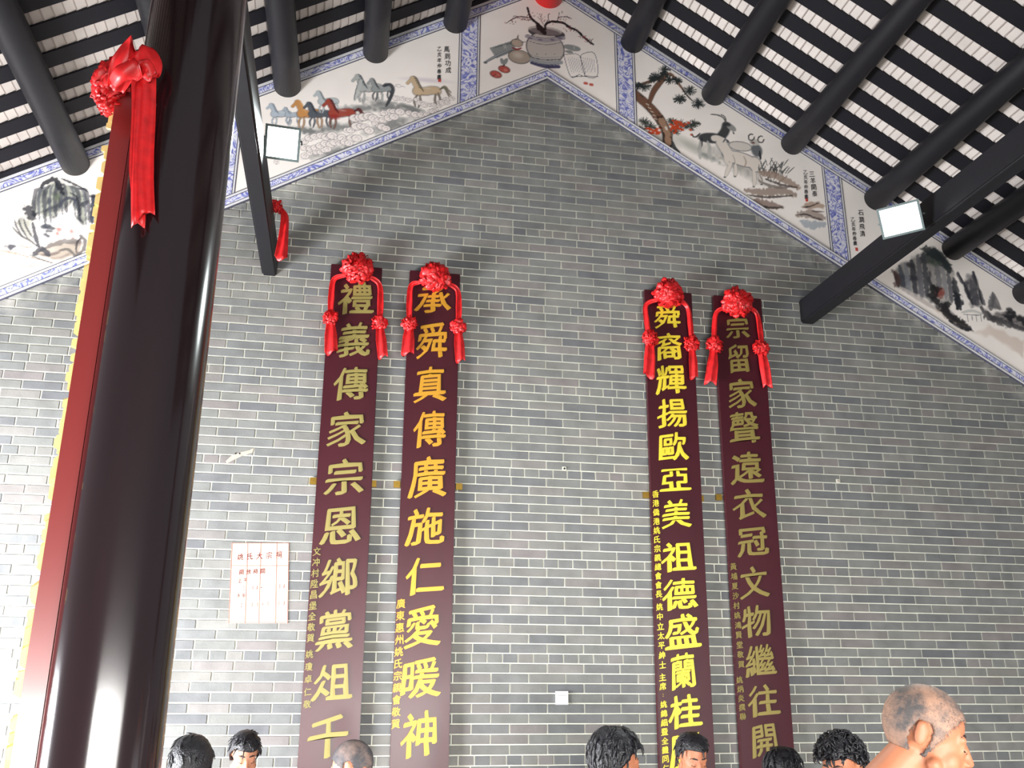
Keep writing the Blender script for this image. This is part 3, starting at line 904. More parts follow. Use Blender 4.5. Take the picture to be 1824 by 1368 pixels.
lp.stroke([(380, 880), (470, 840), (580, 800), (700, 790), (760, 800)], 54, (140, 132, 128), .8, rough=.4)
lp.stroke([(320, 920), (400, 870), (460, 930)], 60, (92, 92, 98), .85, rough=.5)
lp.stroke([(560, 880), (640, 870), (700, 920)], 30, (120, 116, 112), .8); lp.stroke([(760, 740), (800, 800), (780, 880), (700, 930)], 44, (124, 118, 116), .85, rough=.4)
lp.stroke([(720, 900), (720, 820), (760, 760)], 20, INKD, .7)
lp.blob((100, 850), 60, 40, (96, 96, 104), .9, soft=.5, rough=.4)
for q in ([(0, 880), (130, 900), (270, 940), (400, 970), (520, 1000)], [(190, 1000), (260, 1030), (380, 1010)], [(170, 820), (250, 850), (320, 840)]): lp.stroke(q, 14, (178, 158, 140), .8)
lp.stroke([(280, 920), (380, 960), (500, 1000)], 20, (110, 108, 106), .7)
lp.finish('mural_panel', 'painted panel of eroded rock arches with small red trees, beyond the column')

# --- right outer: cliffs and waterfall landscape
rp = Panel(panel_poly(2.49, 4.75, 1), (3.108, 1380, 260))
rp.wash([(640, 690), (700, 650), (760, 610), (830, 570), (920, 590), (980, 680), (1000, 760), (1010, 860), (950, 900), (880, 870), (820, 850), (740, 820), (660, 780)], (168, 164, 160), .95, streak=((78, 76, 82), 3.2, .9))
rp.wash([(880, 640), (940, 640), (985, 720), (990, 830), (940, 870), (900, 850)], (206, 198, 190), .8, streak=((130, 126, 128), 3.5, .6))
rp.wash([(800, 575), (880, 560), (950, 620), (980, 700), (940, 680), (880, 660), (830, 650)], (92, 98, 96), .85)
rp.wash([(1040, 740), (1090, 690), (1120, 760), (1150, 890), (1080, 890), (1050, 830)], (150, 146, 146), .95, streak=((74, 72, 80), 3.5, .9))
rp.wash([(1180, 910), (1205, 815), (1245, 905)], (150, 144, 144), .9, streak=((96, 92, 98), 3, .7))
rp.wash([(880, 860), (960, 900), (1030, 960), (1090, 1020), (1020, 1010), (950, 960), (890, 910)], (92, 88, 88), .9, streak=((46, 44, 48), 2, .9))
rp.wash([(1130, 890), (1200, 930), (1290, 910), (1400, 960), (1400, 1030), (1280, 1000), (1180, 960)], (140, 134, 132), .9, streak=((58, 56, 60), 2, .9))
rp.wash([(650, 760), (760, 830), (900, 930), (1040, 1030), (1200, 1060), (1380, 1180), (1380, 1080), (1180, 990), (1100, 1030), (900, 900)], (222, 206, 194), .8)
for (x_, t_, b_, w_, c_) in ((670, 700, 780, 20, INKD), (700, 670, 800, 30, INKM), (730, 660, 820, 26, INKL), (765, 640, 830, 30, (84, 84, 92)), (800, 610, 850, 30, (130, 128, 132)), (830, 600, 840, 26, (96, 96, 102)), (900, 640, 830, 30, (140, 138, 140)),
                             (935, 660, 850, 26, (160, 158, 158)), (965, 700, 870, 24, (120, 118, 122)), (1000, 740, 900, 34, (70, 72, 80))):
    rp.stroke([(x_ - 12, t_), (x_ + 2, (t_ + b_) / 2), (x_ + 10, b_)], w_, c_, .85, rough=.3)
rp.stroke([(820, 570), (880, 600), (930, 640), (965, 690)], 52, (70, 76, 78), .9, rough=.5)
rp.blob((880, 650), 44, 24, (100, 112, 96), .5, soft=.6)
rp.stroke([(650, 690), (680, 740), (660, 780)], 30, (120, 96, 92), .7, rough=.4)
rp.blob((905, 815), 34, 36, (158, 96, 84), .9, soft=.4, rough=.4)
for c_ in ((872, 800), (868, 825), (890, 860), (930, 900), (945, 880), (890, 790)): rp.blob(c_, 26, 22, (56, 54, 56), .9, soft=.4, rough=.5)
rp.stroke([(1000, 820), (1015, 860), (1015, 900)], 40, INKD, .9, rough=.4)
rp.stroke([(920, 880), (960, 940), (1020, 980), (1080, 1018)], 44, (64, 60, 62), .9, rough=.5); rp.stroke([(960, 970), (1030, 1010), (1085, 1020)], 16, INKD, .8)
for (x_, t_, b_) in ((1010, 705, 760), (1050, 760, 850), (1080, 740, 880), (1095, 700, 880), (1130, 800, 880)): rp.stroke([(x_, t_), (x_ + 10, (t_ + b_) / 2), (x_ + 24, b_)], 22, (108, 106, 110), .85, rough=.3)
rp.stroke([(1010, 705), (1045, 770), (1070, 830), (1090, 880)], 14, INKD, .7); rp.stroke([(1095, 700), (1120, 780), (1145, 880)], 14, INKD, .7)
rp.stroke([(1205, 820), (1195, 870), (1190, 905)], 30, (120, 118, 120), .8, rough=.3); rp.stroke([(1205, 820), (1225, 870), (1240, 905)], 26, (128, 124, 124), .8)
rp.stroke([(1140, 900), (1180, 950), (1260, 980), (1370, 1015)], 40, (96, 92, 94), .85, rough=.5)
for c_ in ((1300, 925), (1320, 940), (1350, 960), (1380, 980), (1290, 950)): rp.blob(c_, 30, 24, (60, 60, 64), .85, soft=.5, rough=.5)
rp.stroke([(1030, 925), (1090, 915), (1150, 935)], 14, (210, 206, 200), .9); rp.stroke([(1040, 935), (1140, 940)], 5, INKM, .7)
for x_ in (1060, 1085, 1110, 1135): rp.stroke([(x_, 935), (x_ + 6, 975)], 4, INKM, .7)
rp.stroke([(700, 790), (800, 850), (880, 900)], 26, (206, 196, 190), .8)
for i_ in range(5): rp.stroke([(1400 + i_ * 90, 1030 + i_ * 40), (1440 + i_ * 90, 1010 + i_ * 45), (1490 + i_ * 90, 1080 + i_ * 45)], 26, (120, 116, 118), .7, rough=.5)
rroot = rp.finish('mural_panel', 'painted panel of misty cliffs, waterfall and little bridge at the lower right slope')


# ------------------------------------------------------------------ lettering
GL = {}


def glyph(ch, bold=0.016, brush=True):
    """character mesh; a slanted nib (shifted copies) gives the strokes brush-like weight"""
    key = (ch, bold, brush)
    if key in GL: return GL[key]
    cu = bpy.data.curves.new('glyph', 'FONT')
    cu.body = ch
    cu.resolution_u = 2
    cu.extrude = 0.5
    ob = bpy.data.objects.new('glyph', cu)
    COL.objects.link(ob)
    dg = bpy.context.evaluated_depsgraph_get()
    me0 = bpy.data.meshes.new_from_object(ob.evaluated_get(dg))
    bpy.data.objects.remove(ob)
    bpy.data.curves.remove(cu)
    co = np.empty(len(me0.vertices) * 3, np.float32)
    me0.vertices.foreach_get('co', co)
    co = co.reshape(-1, 3)
    if not len(co):
        GL[key] = me0
        return me0
    lo, hi = co.min(0), co.max(0)
    c = (lo + hi) / 2
    co[:, :2] = (co[:, :2] - c[:2]) / max(hi[0] - lo[0], hi[1] - lo[1])
    co[:, 2] = np.where(co[:, 2] > 0, 1.0, 0.0)
    if brush:
        x, y = co[:, 0].copy(), co[:, 1].copy()
        co[:, 1] = y + 0.13 * x - 0.12 * x * x
        co[:, 0] = x * (1 - 0.14 * y) + 0.014 * np.sin(9 * y)
    faces = [tuple(p.vertices) for p in me0.polygons]
    V, Fc = [], []
    n = 5 if bold > 0.012 else 3
    for k in range(n):
        t = k / (n - 1) * 2 - 1
        q = co.copy()
        q[:, 0] += t * bold * 0.9 * (0.55 + 0.9 * np.clip(0.5 - co[:, 1], 0, 1))
        q[:, 1] += t * bold * 0.75
        z_ = q[:, 2] * (1 - 0.06 * k)
        b0 = len(V)
        V += [(float(a), float(-d), float(b)) for a, b, d in zip(q[:, 0], q[:, 1], z_)]
        Fc += [tuple(i + b0 for i in f) for f in faces]
    bpy.data.meshes.remove(me0)
    me = mesh('glyph', V, Fc)
    GL[key] = me
    return me


MC = {}


def write(ch, name, u, v, size_px, y, thick, m, parent, wpx=None, bold=0.013, brush=True, label=None):
    base = glyph(ch, bold, brush)
    key = (ch, bold, brush, m.name)
    if key not in MC:
        q = base.copy(); q.materials.clear(); q.materials.append(m); MC[key] = q
    me = MC[key]
    p = at(u, v, y)
    du = (at(u + 1, v, y) - p).length; dv = (at(u, v - 1, y) - p).length
    o = bpy.data.objects.new(name, me)
    o.parent = parent
    o.location = p - world_loc(parent)
    o.scale = ((wpx or size_px) * du, thick, size_px * dv)
    COL.objects.link(o)
    return o


def column_text(text, u0, v0, u1, v1, size, y, thick, m, parent, name, bold=0.012):
    n = len(text)
    for i, ch in enumerate(text):
        if ch == ' ': continue
        t = i / max(n - 1, 1)
        sz = size * (1 + 0.0 * t)
        s2 = sz * (0.35 if ch == '：' else 1)
        write(ch, name, u0 + (u1 - u0) * t, v0 + (v1 - v0) * t, s2, y, thick, m, parent, bold=bold, wpx=s2 * 0.9)


# mural inscriptions
column_text('馬到功成', 795.5, 88, 798.5, 125, 10.5, -0.0108, 0.0012, M_INK, hroot, 'written_character', bold=0.006)
column_text('乙亥年仲春畫', 782.5, 87.5, 782, 137, 8, -0.0108, 0.0012, M_INK, hroot, 'written_character', bold=0.006)
column_text('三羊開泰', 1446, 310, 1451, 345, 10, -0.0108, 0.0012, M_INK, groot, 'written_character', bold=0.006)
column_text('乙亥年仲春畫', 1434.5, 307, 1436, 350, 7.5, -0.0108, 0.0012, M_INK, groot, 'written_character', bold=0.006)
column_text('石澗飛清', 1533, 379, 1536, 416, 10, -0.0108, 0.0012, M_INK, rroot, 'written_character', bold=0.006)
column_text('乙亥年仲春畫', 1519, 391, 1523, 433, 7.5, -0.0108, 0.0012, M_INK, rroot, 'written_character', bold=0.006)
for (u, v, par) in ((1437, 356, groot), (1526, 444, rroot), (783, 143, hroot)):
    a = at(u - 2.6, v - 3.2, -0.0112); b = at(u + 2.6, v + 3.2, -0.0112)
    box('seal_stamp', a.x, b.x, -0.0114, -0.0098, b.z, a.z, M_SEAL, par)

# ------------------------------------------------------------------ couplet boards on the wall
YP = -0.062


def plank(key, label, xl0, xr0, xl1, xr1, ztop, gold, chars, small, s_small):
    z1 = 0.72
    # left/right edges measured near the top and near z = 1.24, carried on to the foot
    def ex(a, b, z): return a + (b - a) * (ztop - z) / (ztop - 1.24)
    t = empty('couplet_board', (0.5 * (xl0 + xr0), -0.03, z1), label, 'board', 'vertical couplet boards on the brick wall')
    bm = bmesh.new()
    vs = []
    for y in (YP + 0.002, -0.016):
        for (x, z) in ((ex(xl0, xl1, z1), z1), (ex(xr0, xr1, z1), z1), (xr0, ztop), (xl0, ztop)):
            vs.append(bm.verts.new((x, y, z)))
    for q in ((0, 1, 2, 3), (7, 6, 5, 4), (0, 4, 5, 1), (1, 5, 6, 2), (2, 6, 7, 3), (3, 7, 4, 0)):
        bm.faces.new([vs[i] for i in q])
    bmesh.ops.recalc_face_normals(bm, faces=bm.faces)
    bmesh.ops.bevel(bm, geom=bm.edges[:], offset=0.004, segments=2, affect='EDGES')
    me = bpy.data.meshes.new('panel'); bm.to_mesh(me); bm.free()
    link('panel', me, M_MAROON, t)
    for (ch, u, v, h, w) in chars:
        write(ch, 'gold_character', u, v, h, YP, 0.007, gold, t, wpx=w, bold=0.024)
    for (txt, u0, v0, u1, v1) in small:
        column_text(txt, u0, v0, u1, v1, s_small, YP, 0.004, gold, t, 'small_character', bold=0.022)
    return t


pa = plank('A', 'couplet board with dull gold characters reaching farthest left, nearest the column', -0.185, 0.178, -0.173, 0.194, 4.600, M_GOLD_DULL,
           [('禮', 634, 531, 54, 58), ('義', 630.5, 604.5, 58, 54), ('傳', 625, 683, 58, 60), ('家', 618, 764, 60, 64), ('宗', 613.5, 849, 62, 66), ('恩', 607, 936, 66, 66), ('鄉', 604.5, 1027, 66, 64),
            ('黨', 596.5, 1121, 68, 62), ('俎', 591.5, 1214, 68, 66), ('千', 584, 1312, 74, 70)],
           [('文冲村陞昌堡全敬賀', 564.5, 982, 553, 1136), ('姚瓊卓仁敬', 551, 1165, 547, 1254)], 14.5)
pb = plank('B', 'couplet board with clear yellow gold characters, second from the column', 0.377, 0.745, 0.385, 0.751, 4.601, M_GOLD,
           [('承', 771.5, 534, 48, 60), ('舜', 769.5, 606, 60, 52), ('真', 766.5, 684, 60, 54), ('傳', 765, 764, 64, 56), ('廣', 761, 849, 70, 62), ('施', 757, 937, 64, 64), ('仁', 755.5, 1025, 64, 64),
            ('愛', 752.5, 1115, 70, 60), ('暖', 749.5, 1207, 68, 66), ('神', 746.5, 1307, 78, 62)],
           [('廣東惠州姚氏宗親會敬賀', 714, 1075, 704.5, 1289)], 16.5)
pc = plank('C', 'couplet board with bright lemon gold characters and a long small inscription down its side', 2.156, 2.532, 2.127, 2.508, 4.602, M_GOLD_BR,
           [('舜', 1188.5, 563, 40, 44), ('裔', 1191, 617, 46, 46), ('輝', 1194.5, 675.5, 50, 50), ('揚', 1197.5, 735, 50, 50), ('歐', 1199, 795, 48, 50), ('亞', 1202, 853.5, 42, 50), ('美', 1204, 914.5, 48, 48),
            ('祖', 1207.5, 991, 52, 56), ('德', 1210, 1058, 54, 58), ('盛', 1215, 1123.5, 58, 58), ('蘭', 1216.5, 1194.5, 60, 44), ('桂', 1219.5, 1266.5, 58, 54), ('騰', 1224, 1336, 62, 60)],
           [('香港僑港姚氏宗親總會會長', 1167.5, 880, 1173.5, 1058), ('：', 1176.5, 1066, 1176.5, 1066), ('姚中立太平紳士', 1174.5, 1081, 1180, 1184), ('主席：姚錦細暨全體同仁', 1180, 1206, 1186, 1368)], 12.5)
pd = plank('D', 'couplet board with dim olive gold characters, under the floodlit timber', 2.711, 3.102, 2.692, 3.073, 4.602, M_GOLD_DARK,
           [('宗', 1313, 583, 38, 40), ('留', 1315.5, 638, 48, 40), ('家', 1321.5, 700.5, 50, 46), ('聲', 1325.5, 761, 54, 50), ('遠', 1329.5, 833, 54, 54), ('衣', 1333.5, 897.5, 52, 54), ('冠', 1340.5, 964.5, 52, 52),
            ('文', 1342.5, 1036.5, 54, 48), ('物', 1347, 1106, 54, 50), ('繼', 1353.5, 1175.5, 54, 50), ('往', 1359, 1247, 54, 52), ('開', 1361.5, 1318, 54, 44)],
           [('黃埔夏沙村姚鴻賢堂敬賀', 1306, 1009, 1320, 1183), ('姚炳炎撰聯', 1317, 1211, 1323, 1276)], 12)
for t, spots in ((pa, ((558, 857), (664.5, 862))), (pb, ((707, 863), (817.5, 867))), (pc, ((1150.5, 882), (1247.5, 888))), (pd, ((1280, 886), (1370.5, 890)))):
    for i, (u, v) in enumerate(spots):
        p = at(u, v, -0.012)
        mb = MB(); mb.box(p.x - 0.022, p.x + 0.022, -0.022, -0.0025, p.z - 0.022, p.z + 0.022)
        mb.tube([(p.x + (-.008 if i == 0 else .008), -0.022, p.z), (p.x + (-.008 if i == 0 else .008), -0.028, p.z)], 0.006, seg=8)
        mb.build('brass_bracket', M_BRASS, t)


# ------------------------------------------------------------------ red silk bows
def rosette(name, c, r, parent, n=90, seed=0, face=Vector((0, -1, 0)), flat=0.7):
    """ball of pleated silk loops"""
    rr = random.Random(seed)
    mb = MB()
    c = Vector(c)
    q = face.to_track_quat('Z', 'Y')
    # core
    V, Fc = [], []
    for i in range(n):
        k = i + 0.5
        phi = math.acos(1 - 1.55 * k / n)
        th = math.pi * (1 + 5 ** 0.5) * k
        d = Vector((math.sin(phi) * math.cos(th), math.sin(phi) * math.sin(th), math.cos(phi) * flat))
        d = q @ d
        dn = d.normalized()
        side = dn.cross(Vector((rr.uniform(-1, 1), rr.uniform(-1, 1), rr.uniform(-1, 1)))).normalized()
        up = dn.cross(side)
        L = r * d.length * rr.uniform(.80, 1.14)
        w = r * rr.uniform(.10, .24); h = r * rr.uniform(.14, .34)
        base = c + d * (r * 0.45)
        rows = []
        for a in np.linspace(-1, 1, 7):
            lift = (1 - a * a) * (L - r * .45) * rr.uniform(.9, 1.1)
            p = base + up * (a * h) + dn * lift
            e = side * w * (0.6 + 0.4 * math.cos(a * 1.2))
            curl = dn * (w * .35)
            rows.append([p - e - curl, p + dn * w * .15, p + e - curl])
        b0 = len(mb.v)
        vv = [x for row in rows for x in row]
        ff = []
        for j in range(6):
            for k2 in range(2):
                ff.append((j * 3 + k2, j * 3 + k2 + 1, (j + 1) * 3 + k2 + 1, (j + 1) * 3 + k2))
        mb.add(vv, ff)
    # inner ball so no gaps show
    for i in range(6):
        pass
    bm = bmesh.new(); bmesh.ops.create_icosphere(bm, subdivisions=2, radius=r * 0.52)
    mb.add([v.co + c for v in bm.verts], [tuple(v.index for v in f.verts) for f in bm.faces]); bm.free()
    return mb.build(name, M_SILK, parent, smooth=True)


def ribbon(name, pts, widths, parent, side=Vector((1, 0, 0)), depth=0.010, folds=3, seed=0, m=None, seg=18, subdiv=6, notch=False):
    """flattened gathered cloth following pts"""
    rr = random.Random(seed)
    pts = [Vector(p) for p in pts]
    P, Wd = [], []
    for i in range(len(pts) - 1):
        p0, p1, p2, p3 = pts[max(i - 1, 0)], pts[i], pts[i + 1], pts[min(i + 2, len(pts) - 1)]
        for t in np.linspace(0, 1, subdiv + 1)[:-1]:
            t = float(t)
            P.append(0.5 * ((2 * p1) + (-p0 + p2) * t + (2 * p0 - 5 * p1 + 4 * p2 - p3) * t * t + (-p0 + 3 * p1 - 3 * p2 + p3) * t ** 3))
            Wd.append(widths[i] * (1 - t) + widths[i + 1] * t)
    P.append(pts[-1]); Wd.append(widths[-1])
    n = len(P)
    V, Fc = [], []
    ph = rr.uniform(0, 6)
    for i, p in enumerate(P):
        t = (P[min(i + 1, n - 1)] - P[max(i - 1, 0)]).normalized()
        s_ = (side - t * side.dot(t))
        s_ = s_.normalized() if s_.length > .05 else Vector((0, 0, 1)).cross(t).normalized()
        nrm = s_.cross(t).normalized()
        for k in range(seg):
            th = 2 * math.pi * k / seg
            a = math.cos(th)
            fold = math.sin(a * folds * math.pi * 0.5 + ph + i * .12) * depth * .9
            V.append(p + s_ * (a * Wd[i] / 2) + nrm * (math.sin(th) * depth * .45 + fold) + (t * (0.25 * Wd[i] * math.sin(a * 3 + ph)) if i == n - 1 else Vector()))
    for i in range(n - 1):
        for k in range(seg):
            k2 = (k + 1) % seg
            Fc.append((i * seg + k, i * seg + k2, (i + 1) * seg + k2, (i + 1) * seg + k))
    Fc.append(tuple(range(seg - 1, -1, -1))); Fc.append(tuple(range((n - 1) * seg, n * seg)))
    me = mesh(name, V, Fc, True)
    bm = bmesh.new(); bm.from_mesh(me); bmesh.ops.recalc_face_normals(bm, faces=bm.faces); bm.to_mesh(me); bm.free()
    return link(name, me, m or M_SILK, parent)


def wall_bow(label, big, rb, small_l, small_r, corn_l, corn_r, tail_l, tail_r, seed):
    y = -0.115
    c = at(*big, y - 0.02)
    t = empty('silk_bow', c, label, 'bow', 'red silk bows over the couplet boards')
    px = (at(big[0] + 1, big[1], y) - at(*big, y)).length
    rosette('rosette', c, rb * px, t, 150, seed)
    for s, (sm, co, ta) in enumerate(((small_l, corn_l, tail_l), (small_r, corn_r, tail_r))):
        cs = at(*sm, -0.10)
        k = at(*co, -0.082)
        a = c + (k - c) * 0.45
        ribbon('strap', [a, k + Vector((0, 0, 0.004)), (k * .5 + cs * .5) + Vector((0.008 if s else -0.008, 0, 0)), cs], [0.035, 0.036, 0.045, 0.036], t, depth=0.010, folds=2, seed=seed + s)
        rosette('side_rosette', cs, 15 * px, t, 60, seed + 5 + s)
        e = at(*ta, -0.10)
        mid = cs * .5 + e * .5
        ribbon('tail', [cs + Vector((0, .01, 0)), mid + Vector((0, -.004, 0)), e], [0.045, 0.085 if s == 0 else 0.075, 0.092 if s == 0 else 0.07], t, depth=0.012, folds=3, seed=seed + 8 + s)
    return t


wall_bow('red silk bow on the board headed by the dull gold character, nearest the column', (637.5, 479), 28, (589, 566), (676, 575), (595, 499), (675, 507), (590, 628), (682, 636), 1)
wall_bow('red silk bow on the clear gold board, second from the column', (775.5, 493), 27, (729.5, 577), (816, 582), (733, 509), (814, 517), (726, 630), (820, 643), 21)
wall_bow('red silk bow on the lemon gold board with the long inscription', (1191, 523), 25, (1158, 603), (1232.5, 612), (1151, 544), (1225, 547), (1156, 671), (1236, 673), 41)
wall_bow('red silk bow on the dim gold board under the floodlit timber', (1313, 538), 26, (1273, 614), (1356, 620), (1277, 557), (1347, 558), (1265.5, 682), (1367.5, 688), 61)

# ------------------------------------------------------------------ roof: ceiling > rafter, tile
def slope_prism(x0, x1, lo, hi, y0, y1):
    """slab following one roof slope between x0 and x1 (vertical offsets lo, hi above roof_z)"""
    v = []
    for x in (x0, x1):
        for y in (y0, y1):
            for o_ in (lo, hi):
                v.append((x, y, roof_z(x) + o_))
    f = [(0, 1, 3, 2), (4, 6, 7, 5), (0, 4, 5, 1), (2, 3, 7, 6), (0, 2, 6, 4), (1, 5, 7, 3)]
    return v, f


mb = MB()
mb.add(*slope_prism(X0, XR, 0.105, 0.16, Y1, 0.26)); mb.add(*slope_prism(XR, X1, 0.105, 0.16, Y1, 0.26))
ceil = mb.build('ceiling', M_DECK)
ceil['kind'] = 'structure'
RP, RW, RTH = 0.25, 0.134, 0.016
NR = 26
for s in (-1, 1):
    xa, xb = (X0, XR) if s < 0 else (XR, X1)
    for k in range(NR + 1):
        yc = 0.0 - k * RP
        y0_, y1_ = yc - RW / 2 - (0.005 if k == 0 else 0), yc + RW / 2
        if k == 0: y1_ = -0.001
        v, f = slope_prism(xa, xb, 0.0, RTH, y0_, y1_)
        mb = MB(); mb.add(v, f)
        mb.build('rafter', M_RAFTER, ceil)
# tiles: overlapping pans bowed down between the rafters
TP = 0.055
def tile_data(xc, yc, s):
    """one pan tile, lower edge proud; xc = upslope end"""
    V, Fc = [], []
    ny = 4
    xa, xb = xc, xc + s * (TP + 0.004)          # upslope -> downslope
    for (x, lift) in ((xa, 0.016), (xb - s * 0.006, 0.0025), (xb, 0.0)):
        for th in (0.0, 0.007):
            for j in range(ny + 1):
                t = j / ny * 2 - 1
                y = yc + t * 0.118
                sag = -0.005 * (1 - t * t)
                V.append((x, y, roof_z(x) + RTH + lift + sag + th))
    n = ny + 1
    for j in range(ny):
        Fc.append((0 + j, 2 * n + j, 2 * n + j + 1, 0 + j + 1))            # underside
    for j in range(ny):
        Fc.append((2 * n + j, 4 * n + j, 4 * n + j + 1, 2 * n + j + 1))    # lip, darker colour paints in the joint shade
    for j in range(ny):
        Fc.append((4 * n + j, 5 * n + j, 5 * n + j + 1, 4 * n + j + 1))    # lower edge
    return V, Fc


tiles = []
for s in (-1, 1):
    nx = int((XR - X0 if s < 0 else X1 - XR) / TP) - 1
    for k in range(NR):
        yc = -0.125 - k * RP
        for i in range(nx):
            x = XR + s * (0.01 + i * TP)
            tiles.append((x, yc, s))


def tile_score(t):
    p = (t[0], t[1], roof_z(t[0]))
    u, v = proj(p)
    if not (10 < u < 1814 and 8 < v < 700): return 1e9
    if 230 - .14 * v < u < 470: return 1e9
    if t[0] > 3.2 and 1560 < u and v > 180: return 1e9
    return (Vector(p) - EYE).length


order = sorted(range(len(tiles)), key=lambda i: tile_score(tiles[i]))
single = set(order[:300])
tmesh = {}
for s in (-1, 1):
    # shared mesh for single tiles; origin at the upslope end, valid anywhere on the slope
    v, f = tile_data(XR + s * 0.5, 0.0, s)
    zz = roof_z(XR + s * 0.5)
    tmesh[s] = mesh('tile', [(a - (XR + s * 0.5), b, c - zz) for a, b, c in v], f)
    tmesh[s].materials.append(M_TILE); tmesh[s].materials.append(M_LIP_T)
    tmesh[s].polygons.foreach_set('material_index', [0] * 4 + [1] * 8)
field = MB()
for i, (x, y, s) in enumerate(tiles):
    dz = random.uniform(-0.0012, 0.0012)
    if i in single:
        o = bpy.data.objects.new('tile', tmesh[s])
        o.parent = ceil
        o.location = (x, y, roof_z(x) + dz)
        COL.objects.link(o)
    else:
        v, f = tile_data(x, y, s)
        field.add([(a, b, c + dz) for a, b, c in v], f)
me = field.mesh('tile_field')
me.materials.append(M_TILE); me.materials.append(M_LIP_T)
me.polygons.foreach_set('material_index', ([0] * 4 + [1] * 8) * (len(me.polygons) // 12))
o = link('tile_field', me, None, ceil)
o['kind'] = 'stuff'

# ------------------------------------------------------------------ purlins (round logs) and ridge
PUR = [(2.149, 'round roof log ending above the blue divider between pot panel and pine tree panel'),
       (2.838, 'round roof log ending above the painted goats'),
       (3.508, 'round roof log ending beside the far end of the goat panel'),
       (4.224, 'round roof log just above the right floodlight'),
       (4.884, 'round roof log ending over the painted cliffs, below the floodlit timber'),
       (5.478, 'round roof log ending over the cliffs panel at the frame edge'),
       (6.12, 'lowest round roof log on the slope above the cliffs panel'),
       (0.654, 'round roof log ending above the horse panel inscription'),
       (0.031, 'round roof log ending above the middle of the horse panel'),
       (-0.61, 'round roof log ending just above the left floodlight'),
       (-1.31, 'round roof log passing behind the big round column'),
       (-2.0, 'round roof log ending over the painted rock arches'),
       (-2.67, 'round roof log crossing the upper left corner'),
       (-3.25, 'lowest round roof log beyond the rock arches panel')]
for i, (x, lab) in enumerate(PUR):
    r0 = 0.098 + 0.004 * math.sin(i * 2.3)
    zc = roof_z(x) - r0
    pts = [(x + 0.006 * math.sin(k * .9 + i), 0.05 - k * 0.6, zc + 0.004 * math.sin(k * 1.3 + i)) for k in range(12)]
    # the log's flattened crown carries the rafters; centre sits one radius under them
    v, f = tube(pts, [r0 * (1 + .02 * math.sin(k + i)) for k in range(12)], seg=28)
    o = link('round_log', mesh('round_log', v, f, True), M_DARKWOOD)
    tag(o, lab, 'beam', 'round roof logs')
v, f = tube([(XR, 0.05, 7.225), (XR, -6.5, 7.225)], 0.125, seg=32)
ridge = link('ridge_log', mesh('ridge_log', v, f, True), M_REDPAINT)
tag(ridge, 'red painted ridge log at the top centre above the pot painting', 'beam')

# tie beams between wall and columns
def tie_beam(xa, xb, za, zb, yend, label):
    v, f = box_data(xa, xb, yend, 0.02, za, zb)
    me = mesh('tie_beam', v, f)
    bm = bmesh.new(); bm.from_mesh(me)
    es = [e for e in bm.edges if abs((e.verts[0].co - e.verts[1].co).y) > 1]
    bmesh.ops.bevel(bm, geom=es, offset=0.012, segments=3, affect='EDGES')
    bm.to_mesh(me); bm.free()
    o = link('tie_beam', me, M_DARKWOOD)
    return tag(o, label, 'beam', 'square tie beams')


CX, CY, CR = -0.61, -3.34, 0.158
tie_beam(-0.662, -0.560, 4.495, 4.69, CY + 0.15, 'square dark timber entering the wall beside the big column, with a red ribbon')
tie_beam(3.450, 3.560, 4.447, 4.645, CY + 0.15, 'square dark timber carrying the right floodlight')

# columns
def column(x, label):
    pts, rad = [], []
    for k in range(25):
        z = 0.22 + (5.985 - 0.22) * k / 24
        pts.append((x, CY, z)); rad.append(CR * (1.0 + 0.012 * math.sin(math.pi * k / 24)))
    t = empty('round_column', (x, CY, 0), label, 'column')
    v, f = tube(pts, rad, seg=64)
    link('shaft', mesh('shaft', v, f, True), M_LACQUER, t)
    v, f = tube([(x, CY, 0), (x, CY, .05), (x, CY, .09), (x, CY, .17), (x, CY, .22)], [.25, .25, .21, .225, .185], seg=40)
    link('stone_base', mesh('stone_base', v, f, True), M_FLOOR, t)
    return t


column(CX, 'thick dark lacquered round column with glossy streaks')
column(3.505, 'dark lacquered round column outside the frame to the right')

# curved couplet board hugging the left side of the column
def arc(a): return (CX - math.cos(math.radians(a)), -math.sin(math.radians(a)))
bt = empty('curved_column_board', (CX - 0.2, CY, 0.95), 'red lacquered couplet board strapped to the column, seen from its edge', 'board')
mb = MB()
A0, A1, NA = 11, -62, 14
ZT, ZB = 3.69, 0.9
vv = []
for z in (ZB, ZT):
    for r in (CR + 0.004, CR + 0.064):
        for i in range(NA + 1):
            a = math.radians(A0 + (A1 - A0) * i / NA)
            vv.append((CX - r * math.cos(a), CY - r * math.sin(a), z))
n = NA + 1
ff = []
for i in range(NA):
    ff += [(n + i, n + i + 1, 3 * n + i + 1, 3 * n + i), (i + 1, i, 2 * n + i, 2 * n + i + 1), (2 * n + i, 3 * n + i, 3 * n + i + 1, 2 * n + i + 1), (i, i + 1, n + i + 1, n + i)]
ff += [(0, n, 3 * n, 2 * n), (NA, 2 * n + NA, 3 * n + NA, n + NA)]
mb.add(vv, ff)
me = mb.mesh('board')
bm = bmesh.new(); bm.from_mesh(me); bmesh.ops.recalc_face_normals(bm, faces=bm.faces); bm.to_mesh(me); bm.free()
link('board', me, M_BOARD, bt)
